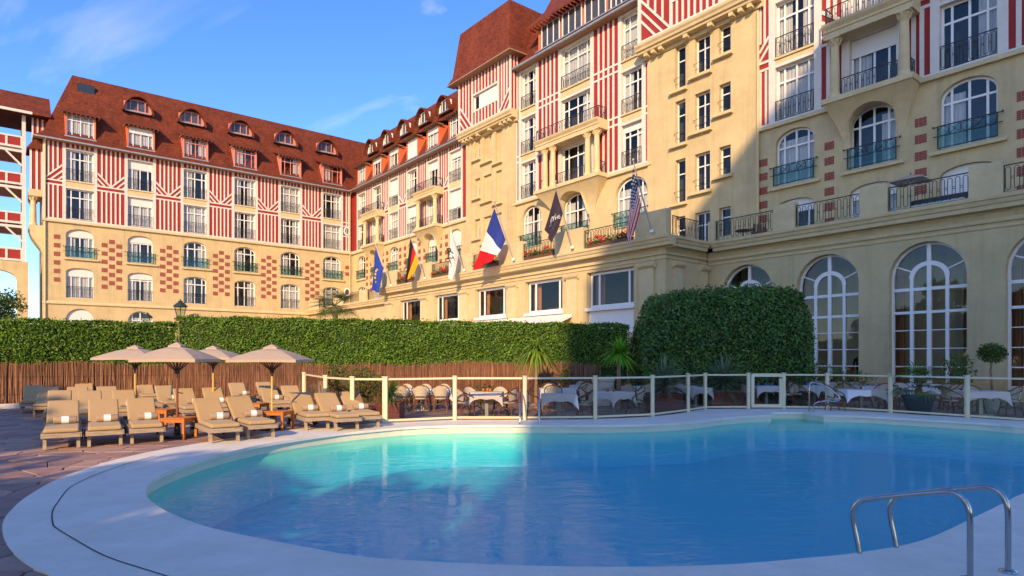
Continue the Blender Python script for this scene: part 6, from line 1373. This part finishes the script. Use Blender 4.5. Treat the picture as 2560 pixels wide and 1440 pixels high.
BROAD = [mat('broad_leaf_%d' % i, c, 0.5, 0.4, 2, trans=0.25) for i, c in enumerate(((0.055,0.11,0.018),(0.10,0.14,0.02),(0.16,0.15,0.025)))]
def bush(label, loc, size, n, s0, s1, mats, stems=6, name='shrub', cat='shrub', box=None):
    t = thing(name, label, cat, loc); b = 0
    if box: b = box[1]; bevel(M().box(-box[0], box[0], -box[2], box[2], 0, box[1]).build('planter', REDBOX, t), 0.01, 1)
    for i in range(stems):
        a = random.random()*6.28; M().tube([(math.cos(a)*0.05, math.sin(a)*0.05, b-0.02), (math.cos(a)*size[0]*0.4, math.sin(a)*size[1]*0.4, b+size[2]*0.5), (math.cos(a)*size[0]*0.7, math.sin(a)*size[1]*0.7, b+size[2]*0.9)], [0.014, 0.01, 0.005], 5).build('stem', TRUNK, t)
    m = M(); f = []
    for _ in range(n):
        v = Vector((random.gauss(0,1), random.gauss(0,1), random.gauss(0,1))).normalized()*random.random()**0.45; f.append((v.x*size[0], v.y*size[1], b+size[2]*0.58+v.z*size[2]*0.5))
    leaf_quads(m, f, s0, s1); m.build('foliage', mats, t); return t
bush('leafy green shrub behind the left fence panels', G(845, 19.4), (0.5,0.3,1.25), 900, 0.03, 0.07, BROAD, box=(0.6, 0.3, 0.25))
bush('yellowing grassy shrub behind the fence near the end post', G(910, 18.4), (0.62,0.3,1.05), 1300, 0.03, 0.07, BROAD, box=(0.75, 0.36, 0.25))
bush('small shrub beyond the single table', G(1215, 23.6), (0.8,0.25,0.75), 700, 0.03, 0.06, BROAD)
bush('small leafy shrub by the dracaena trunk', G(1365, 23.8), (0.6,0.25,0.8), 500, 0.03, 0.06, BROAD)
bush('slim climbing shrub against the reed screen', G(1412, 24.3), (0.34,0.2,1.5), 500, 0.03, 0.07, BROAD)
bush('dark shrub at the foot of the kiosk below the arched window', G(2010, 25.6), (1.3,0.4,1.3), 1200, 0.03, 0.07, IVY, box=(1.2, 0.4, 0.3))
bush('dark shrub in a trough below the first clear arched window', G(2120, 26.5), (1.2,0.3,0.9), 700, 0.03, 0.07, IVY, box=(1.1, 0.4, 0.25))
bush('dark bushy plant beside the arched window behind the blue pot', G(2395, 25.0), (0.7,0.4,1.5), 800, 0.03, 0.08, IVY, box=(0.4, 0.4, 0.3))
bush('dark shrub between the red planters at the gate', G(1842, 23.2), (0.8,0.4,1.1), 900, 0.03, 0.07, IVY, box=(0.7, 0.5, 0.3))
bush('dark shrub at the hedge end behind the pale barrel', G(1560, 25.6), (0.9,0.4,1.4), 900, 0.03, 0.07, IVY)
# lollipop tree
t = thing('lollipop_tree', 'clipped lollipop tree with a round crown before the arcade wall', 'tree', G(2478, 21.4)); dz = 21.4
M().tube([(0,0,0), (0.03,0,0.7), (-0.02,0,1.35), (0.03,0,1.75)], [0.045,0.04,0.035,0.03], 8).build('trunk', TRUNK, t)
m = M(); f = []
for _ in range(1500):
    v = Vector((random.gauss(0,1), random.gauss(0,1), random.gauss(0,1))).normalized()*(random.random()**0.35)*(1+0.12*math.sin(random.random()*20)); f.append((0.03+v.x*0.42, v.y*0.42, 1.93+v.z*0.33))
leaf_quads(m, f, 0.03, 0.065); m.build('crown', [BROAD[0], IVY[0], BROAD[2]], t)
bevel(M().lathe([(0.2,0),(0.26,0.36),(0.27,0.4),(0.23,0.4)], 18).build('pot', mat('stone_pot', (0.3,0.28,0.25), 0.8, 0.1, 5), t), 0.005, 1)
# palm fronds
def palm(label, loc, trunk, r, nf, L, pot=None, mats=BROAD, seg=16):
    t = thing('palm', label, 'palm', loc); b = 0
    if pot: b = pot-0.06; M().lathe([(0.30,0),(0.42,pot-0.1),(0.45,pot-0.1),(0.46,pot),(0.40,pot),(0.39,pot-0.06),(0.01,pot-0.07)], 24).build('pot', mat('navy_pot', (0.02,0.05,0.075), 0.5, 0.1), t, smooth=False)
    n = 14; M().tube([(0,0,b+trunk*k/n) for k in range(n+1)], [r*(1.15 if k % 2 else 0.9)*(1.15-0.2*k/n) for k in range(n+1)], 10).build('trunk', TRUNK, t)
    for i in range(nf):
        a = 2.4*i+random.uniform(-0.2,0.2); el = R(random.uniform(-15, 75)); d = Vector((math.cos(a)*math.cos(el), math.sin(a)*math.cos(el), math.sin(el))); m = M(); l = L*random.uniform(0.8,1.1); pts = []
        for k in range(8):
            f = k/7; pts.append(Vector((0,0,b+trunk)) + d*l*f + Vector((0,0,-0.35*l*f*f)))
        m.tube(pts, [0.014*(1-0.7*k/7) for k in range(8)], 4); tip = pts[5]; dd = (pts[6]-pts[4]).normalized(); sd = dd.cross(Vector((0,0,1))).normalized(); upv = sd.cross(dd)
        for q in range(seg):
            an = R(-115+230*q/(seg-1)); e = dd*math.cos(an)+sd*math.sin(an); ll_ = l*0.62*(0.75+0.25*math.cos(an)); w = sd*math.cos(an)-dd*math.sin(an); wv = w*0.016
            m.cur = random.choice((0,0,1)); p1 = tip+e*ll_*0.55+upv*0.03; p2 = tip+e*ll_+Vector((0,0,-0.14*ll_)); m.add([tip-wv*0.4, tip+wv*0.4, p1+wv, p1-wv, p2], [(0,1,2,3),(3,2,4)])
        m.build('frond', mats, t)
    return t
palm('small fan palm in a navy blue pot behind the glass fence', G(2296, 19.3), 0.32, 0.09, 14, 0.85, 0.62, IVY)
pd = 40.0; palm('tall fan palm rising behind the hedge in front of the wing', Vector(((838-CX)/F*pd, pd, -0.06)), 5.1, 0.2, 34, 1.5, None, [BROAD[0], BROAD[1], BROAD[0]], 22)
palm('low dark palm behind the gate under the ivy', G(1985, 23.8), 0.35, 0.07, 12, 0.8, None, IVY)
# pale barrel
t = thing('stone_barrel', 'pale round stone container with plant relief beside the cordyline trunk', 'container', G(1508, 23.2)); m = M(); m.lathe([(0.34,0),(0.38,0.05),(0.40,0.9),(0.43,0.95),(0.43,1.05),(0.36,1.06)], 28); m.build('drum', mat('pale_stone', (0.62,0.55,0.47), 0.8, 0.12, 4), t, smooth=False)
m = M()
for i in range(9):
    a = R(-90)+R(-28+7*i); m.tube([(0.40*math.cos(R(-90)), 0.40*math.sin(R(-90))-0.01, 0.25), (0.41*math.cos(a)*1.0, 0.41*math.sin(a)-0.01, 0.5+0.2*math.cos(R(-50+12*i)))], [0.012, 0.003], 5)
m.build('relief', mat('relief_dark', (0.12,0.10,0.08), 0.8), t)
# lamp post beside hedge joint, and one half hidden
GLS = glassy('lantern_glass', (0.8,0.85,0.8), 1.45); GRN = mat('dark_green_iron', (0.02,0.045,0.035), 0.5, 0.2)
def lamp_post(x, dist, ztop, label):
    t = thing('lamp_post', label, 'street lamp', Vector(((x-CX)/F*dist, dist, -0.06)))
    M().lathe([(0.16,0),(0.16,0.3),(0.07,0.4),(0.055,1.2),(0.045,ztop-1.35),(0.08,ztop-1.3),(0.03,ztop-1.15)], 12).build('post', GRN, t)
    h0 = ztop-0.98; m = M()
    for k in range(6):
        a, b = k*math.pi/3, (k+1)*math.pi/3; m.bar((0.17*math.cos(a),0.17*math.sin(a),h0), (0.31*math.cos(a),0.31*math.sin(a),h0+0.6), 0.025, 0.025); m.bar((0.31*math.cos(a),0.31*math.sin(a),h0+0.6), (0.31*math.cos(b),0.31*math.sin(b),h0+0.6), 0.03, 0.03); m.bar((0.17*math.cos(a),0.17*math.sin(a),h0), (0.17*math.cos(b),0.17*math.sin(b),h0), 0.03, 0.03)
        m.tube([(0.03*math.cos(a),0.03*math.sin(a),h0-0.22), (0.13*math.cos(a),0.13*math.sin(a),h0-0.1), (0.17*math.cos(a),0.17*math.sin(a),h0)], 0.012, 5)
    m.build('lantern_frame', GRN, t)
    for k in range(6):
        a, b = k*math.pi/3, (k+1)*math.pi/3; M().poly([(0.165*math.cos(a),0.165*math.sin(a),h0), (0.165*math.cos(b),0.165*math.sin(b),h0), (0.3*math.cos(b),0.3*math.sin(b),h0+0.6), (0.3*math.cos(a),0.3*math.sin(a),h0+0.6)]).build('pane', GLS, t)
    M().lathe([(0.36,h0+0.6),(0.34,h0+0.64),(0.18,h0+0.80),(0.1,h0+0.84),(0.11,h0+0.9),(0.03,h0+0.93),(0.03,h0+0.98),(0.005,h0+1.02)], 12).build('lantern_cap', GRN, t)
lamp_post(451, 33.0, 4.85, 'dark green lantern lamp post rising behind the hedge step'); lamp_post(369, 46.0, 5.15, 'dark lantern lamp post half hidden behind the hedge before the wing')
# ================================================================ FLAGS
def world_main(x, b, z): return Matrix.Rotation(MAIN_R, 3, 'Z') @ Vector((x, -b, z)) + MAIN_O
def unpx(x, y, b): return world_main(mx(x, b), b, mz(x, y, b))
POLE = mat('pale_flag_pole', (0.45, 0.42, 0.40), 0.4, 0.1, metal=0.3)
def cmat(n, c): return mat(n, c, 0.75, 0.04, 3, trans=0.25)
FB, FWh, FR = cmat('flag_blue', (0.02,0.045,0.30)), cmat('flag_white', (0.78,0.76,0.78)), cmat('flag_red', (0.66,0.012,0.02)); FK, FY = cmat('flag_black', (0.012,0.011,0.015)), cmat('flag_gold', (0.80,0.40,0.015)); FN, FE = cmat('flag_aubergine', (0.045,0.03,0.055)), cmat('flag_euro_blue', (0.012,0.05,0.36)); FS_ = cmat('flag_star', (0.85,0.62,0.05)); FNV = cmat('flag_navy', (0.02,0.03,0.14))
def text_mesh(s, size):
    c = bpy.data.curves.new('t', 'FONT'); c.body = s; c.size = size; c.align_x = 'CENTER'; c.extrude = 0.0
    o = bpy.data.objects.new('t', c); me = bpy.data.meshes.new_from_object(o); bpy.data.objects.remove(o); return me
def flag(label, base, tip, ht, hb, ft, fb, mats, paint, b0=4.55, lean=1.7, letters=(), stars=()):
    """pole base/tip pixels; hoist top/bottom pixels; fly top/bottom pixels"""
    B, T = unpx(*base, b0), unpx(*tip, b0+lean)
    pole = thing('flagpole', 'slanted pole of the ' + label, 'flagpole', B)
    M().tube([Vector((0,0,0)), (T-B)], [0.045, 0.03], 10).build('shaft', POLE, pole); M().lathe([(0.02,0),(0.07,0.05),(0.05,0.12),(0.01,0.15)], 10, T-B).build('finial', POLE, pole); M().lathe([(0.11,-0.04),(0.1,0.12),(0.05,0.16)], 10).build('socket', FRAME, pole)
    fr_ = lambda y: max(0, min(1, (base[1]-y)/(base[1]-tip[1])))
    H0, H1 = unpx(*ht, b0+lean*fr_(ht[1])), unpx(*hb, b0+lean*fr_(hb[1])); F0, F1 = unpx(*ft, b0+lean*fr_(ht[1])*0.75), unpx(*fb, b0+lean*fr_(ht[1])*0.85)
    f = thing('flag', label, 'flag', H0); nu, nv = 36, 26; m = M(); pts = []; nrm = (N*0.8 - A*0.2).normalized()
    def P(u, v):
        top, bot = H0.lerp(F0, u), H1.lerp(F1, u); sag = Vector((0,0,-0.25*math.sin(math.pi*min(1,u*1.2))*v*0.6)); w = math.sin(v*9.5+u*2.0)*0.16*u**0.7*(0.5+0.5*v) + math.sin(v*4.0-u*3)*0.10*u
        return top.lerp(bot, v) + sag + nrm*w - H0
    for i in range(nu+1):
        for j in range(nv+1): pts.append(P(i/nu, j/nv))
    fs = []; 
    for i in range(nu):
        for j in range(nv):
            fs.append((i*(nv+1)+j, i*(nv+1)+j+1, (i+1)*(nv+1)+j+1, (i+1)*(nv+1)+j)); m.mi.append(paint((i+.5)/nu, (j+.5)/nv))
    m.v = [tuple(p) for p in pts]; m.f = fs; m.build('cloth', mats, f, smooth=True)
    def place(me, u, v, size, mt, nm, rot=0):
        o = P(u, v); e = 0.02; du = (P(u+e, v)-P(u-e, v)).normalized(); dv = (P(u, v-e)-P(u, v+e)); dv = (dv-du*dv.dot(du)).normalized(); n = du.cross(dv)
        if n.dot(N) < 0: n = -n; du = -du
        if rot: du, dv = (du*math.cos(rot)+dv*math.sin(rot)), (dv*math.cos(rot)-du*math.sin(rot))
        me.transform(Matrix((( du.x, dv.x, n.x, 0), (du.y, dv.y, n.y, 0), (du.z, dv.z, n.z, 0), (0,0,0,1)))); me.transform(Matrix.Translation(o + n*0.05)); me.materials.clear(); me.materials.append(mt); put(nm, me, f)
    for s, u, v, size, rot, mt in letters: place(text_mesh(s, size), u, v, size, mt, 'lettering', rot)
    for u, v, size, mt in stars:
        q = M(); q.poly([(size*(1 if k % 2 == 0 else 0.42)*math.sin(k*math.pi/5), size*(1 if k % 2 == 0 else 0.42)*math.cos(k*math.pi/5), 0) for k in range(10)]); place(q.mesh('star', mt), u, v, size, mt, 'star')
    return f
flag('blue flag with a ring of gold stars', (977,715), (935,600), (939,618), (958,672), (930,725), (945,732), [FE], lambda u, v: 0, lean=1.4, stars=[(0.45,0.30,0.16,FS_),(0.55,0.25,0.17,FS_),(0.65,0.24,0.17,FS_),(0.74,0.34,0.17,FS_),(0.36,0.42,0.15,FS_)])
flag('black, red and gold striped flag', (1062,697), (1021,578), (1026,594), (1046,655), (1013,708), (1024,694), [FK, FR, FY], lambda u, v: 0 if v < 0.33 else (1 if v < 0.66 else 2), lean=1.45)
flag('white flag with black capital letters', (1160,677), (1119,551), (1126,567), (1146,638), (1122,696), (1129,700), [FWh], lambda u, v: 0, lean=1.5, letters=[('R', 0.45, 0.22, 0.75, -1.2, FK), ('A', 0.42, 0.62, 0.75, -1.2, FK), ('T', 0.66, 0.18, 0.62, -1.2, FK), ('R', 0.70, 0.50, 0.75, -1.2, FK)])
flag('blue, white and red tricolour flag', (1283,650), (1237,507), (1236,520), (1264,600), (1183,676), (1229,652), [FB, FWh, FR], lambda u, v: 0 if u < 0.36 else (1 if u < 0.66 else 2), lean=1.7)
flag('aubergine flag with small white lettering', (1430,620), (1389,457), (1390,474), (1407,534), (1362,575), (1378,608), [FN], lambda u, v: 0, lean=1.8, letters=[('THE', 0.32, 0.75, 0.30, -0.9, FWh), ('NY', 0.45, 0.55, 0.42, -0.9, FWh), ('NO', 0.62, 0.35, 0.40, -0.9, FWh), ('RT', 0.76, 0.35, 0.34, -0.9, FWh)])
def us(u, v):
    if u < 0.46 and v < 0.54: return 3
    return 2 if int(v*13) % 2 == 0 else 1
flag('red and white striped flag with a starred navy canton', (1629,580), (1583,403), (1583,418), (1603,512), (1567,590), (1572,616), [FB, FWh, FR, FNV], us, lean=1.8, stars=[(0.06+0.075*i, 0.06+0.11*j+0.05*(i % 2), 0.085, FWh) for i in range(6) for j in range(4)])
# ================================================================ PERSON INSIDE THE DINING HALL
SKIN = mat('skin', (0.42, 0.24, 0.17), 0.6, 0.06); HAIR = mat('dark_hair', (0.02,0.014,0.012), 0.7); BLKC = mat('black_jacket', (0.012,0.012,0.014), 0.85, 0.2); REDC = mat('red_chair_cloth', (0.45,0.02,0.03), 0.85, 0.1)
pl = on_main(-13.9, 1.9, 0.30)
t = thing('person', 'person in a dark jacket standing inside the arched window', 'person', pl, MAIN_R)
def ring_at(c, rx, ry, n=12): return [(c[0]+rx*math.cos(2*math.pi*k/n), c[1]+ry*math.sin(2*math.pi*k/n), c[2]) for k in range(n)]
m = M(); m.rings([ring_at((0,0,z), rx, ry) for z, rx, ry in ((0.78,0.16,0.11),(0.95,0.18,0.12),(1.12,0.17,0.12),(1.32,0.21,0.13),(1.44,0.20,0.11),(1.49,0.10,0.08),(1.52,0.06,0.06),(1.57,0.058,0.06),(1.60,0.075,0.09),(1.66,0.085,0.105),(1.73,0.08,0.10),(1.78,0.05,0.07),(1.80,0.02,0.03))])
for s in (-1, 1):
    m.rings([ring_at((s*x,y_,z), r, r*1.1, 10) for x, y_, z, r in ((0.09,0,0.02,0.05),(0.09,0.0,0.10,0.05),(0.09,0,0.45,0.065),(0.095,0,0.80,0.09))])
    m.tube([(s*0.21,0,1.40), (s*0.27,-0.04,1.15), (s*0.20,-0.22,1.02), (s*0.14,-0.34,1.05)], [0.058,0.048,0.04,0.032], 8)
    for k in range(5): m.tube([(s*0.14+0.016*(k-2), -0.34, 1.05), (s*0.13+0.019*(k-2), -0.40, 1.05-0.01*abs(k-2)), (s*0.12+0.018*(k-2), -0.43+0.008*abs(k-2), 1.03)], 0.009, 6)
body = m.build('body', BLKC, t, smooth=True)
m = M(); m.rings([ring_at((0,-0.008,z), rx, ry) for z, rx, ry in ((1.52,0.064,0.066),(1.60,0.079,0.095),(1.66,0.089,0.110),(1.70,0.087,0.106))]); m.tube([(0,-0.108,1.66),(0,-0.13,1.63),(0,-0.108,1.625)], 0.012, 6)
for s in (-1, 1): m.lathe([(0.004,-0.012),(0.014,0),(0.004,0.012)], 8, (s*0.035,-0.108,1.675)); m.lathe([(0.006,-0.03),(0.02,0),(0.006,0.03)], 8, (s*0.09,0,1.66))
m.build('face', SKIN, t, smooth=True)
m = M(); m.rings([ring_at((0,0.012,z), rx, ry) for z, rx, ry in ((1.69,0.092,0.112),(1.74,0.090,0.110),(1.79,0.062,0.08),(1.815,0.02,0.03))]); m.build('hair', HAIR, t, smooth=True)
t = thing('dining_chair', 'red upholstered dining chair inside the arched window', 'chair', on_main(-14.4, 1.6, 0.30), MAIN_R)
bevel(M().box(-0.25,0.25,-0.25,0.25,0.42,0.52).build('seat', REDC, t), 0.03); bevel(M().box(-0.25,0.25,0.2,0.28,0.5,1.05).build('backrest', REDC, t), 0.03)
for x in (-0.22,0.22):
    for y_ in (-0.22,0.22): M().box(x-0.025,x+0.025,y_-0.025,y_+0.025,0,0.43).build('leg', WOOD, t)
# ================================================================ TREES
BARK = mat('bark', (0.12,0.085,0.06), 0.9, 0.35, 8, 0.6, 25); TL = [mat('tree_leaf_%d' % i, c, 0.55, 0.4, 1.5, coords='World', trans=0.3) for i, c in enumerate(((0.055,0.11,0.018),(0.04,0.085,0.014),(0.085,0.14,0.022)))]
def tree(label, loc, h, r, n, s0, s1, clumps=26, low=0.3, group=None):
    t = thing('tree', label, 'tree', loc, 0, group); tr_h = h*low
    M().tube([(0,0,-0.1), (0.1,0.05,tr_h*0.6), (-0.05,0.1,h*0.6), (0.05,0,h*0.86)], [h*0.03,h*0.022,h*0.014,h*0.004], 10).build('trunk', BARK, t)
    m = M(); f = []; lm = M()
    for k in range(clumps):
        v = Vector((random.gauss(0,1), random.gauss(0,1), random.gauss(0,0.9))).normalized()*random.uniform(0.35,0.88); c = Vector((v.x*r, v.y*r, tr_h+(h-tr_h)*(0.5+0.5*v.z)))
        lm.tube([(0,0,max(tr_h*0.7, c.z*0.55)), c*0.5+Vector((0,0,c.z*0.33)), c], [h*0.010,h*0.006,h*0.002], 5)
        cr = r*random.uniform(0.24,0.40)
        for _ in range(n//clumps):
            w = Vector((random.gauss(0,1), random.gauss(0,1), random.gauss(0,0.75))).normalized()*cr*random.random()**0.4; f.append(c+w)
    leaf_quads(m, f, s0, s1); m.build('crown', TL, t); lm.build('limbs', BARK, t); return t
tree('dark green tree at the foot of the stair tower behind the hedge', Vector(((-15-CX)/F*46, 46, -0.06)), 7.9, 2.3, 5200, 0.07, 0.16, 22, 0.25)
# ================================================================ OUT OF FRAME: garden trees and an added block shaped for its shadow, which shade the near side of the pool
def tw(p, q): return Vector((-SUN_H.y, SUN_H.x, 0)) * 0 + Vector((SUN_H.x, SUN_H.y, 0))*q + Vector((-SUN_H.y, SUN_H.x, 0))*p   # p to the right of the sun line, q towards the sun
for i, (p, q, h, r) in enumerate(((-4.6,11.5,9.0,2.5),(-9.3,12.0,9.5,3.0),(-14.5,10.0,11.0,3.4),(-20.0,7.0,11.8,3.6),(-25.5,2.5,10.8,3.4),(-31.0,-2.0,10.8,3.4),(-7.0,13.5,9.6,3.4),(-2.9,9.0,7.0,2.2))):
    g = tw(p, q); tree('leafy garden tree behind the sunbathing deck', Vector((g.x, g.y, -0.06)), h, r, 11000, 0.16, 0.32, 40, 0.08, 'garden trees behind the deck')
# tall unseen block, made up: its roofline is shaped to draw the slanting facade shadow
ob = tw(0, 40.0)
OW = thing('shadow_block', 'added tall cream block with steep tiled roof, unseen, shaped to cast the facade shadow', 'building', Vector((ob.x, ob.y, -0.06)), math.atan2(SUN_H.x, -SUN_H.y))
M().box(-2.9, 30.0, -14.0, 0.0, 0, 38.4).build('wall', STUCCO, OW)
M().prism([(-3.3, 38.4), (10.7, 51.5), (29.0, 51.5), (30.4, 38.4)], 'y', -14.3, 0.3).build('roof', TILE, OW)
for k in range(11):
    M().box(-2.95, 30.05, -14.05, 0.05, 3.3+k*3.2, 3.5+k*3.2).build('string_course', TRIM, OW)
    for i in range(9):
        x = -1.2+i*3.6; o = M().box(x, x+1.7, -0.05, 0.06, 0.9+k*3.2, 3.0+k*3.2).build('window', FRAME, OW); M().box(x+0.12, x+1.58, 0.03, 0.075, 1.02+k*3.2, 2.88+k*3.2).build('pane', PANE, o)
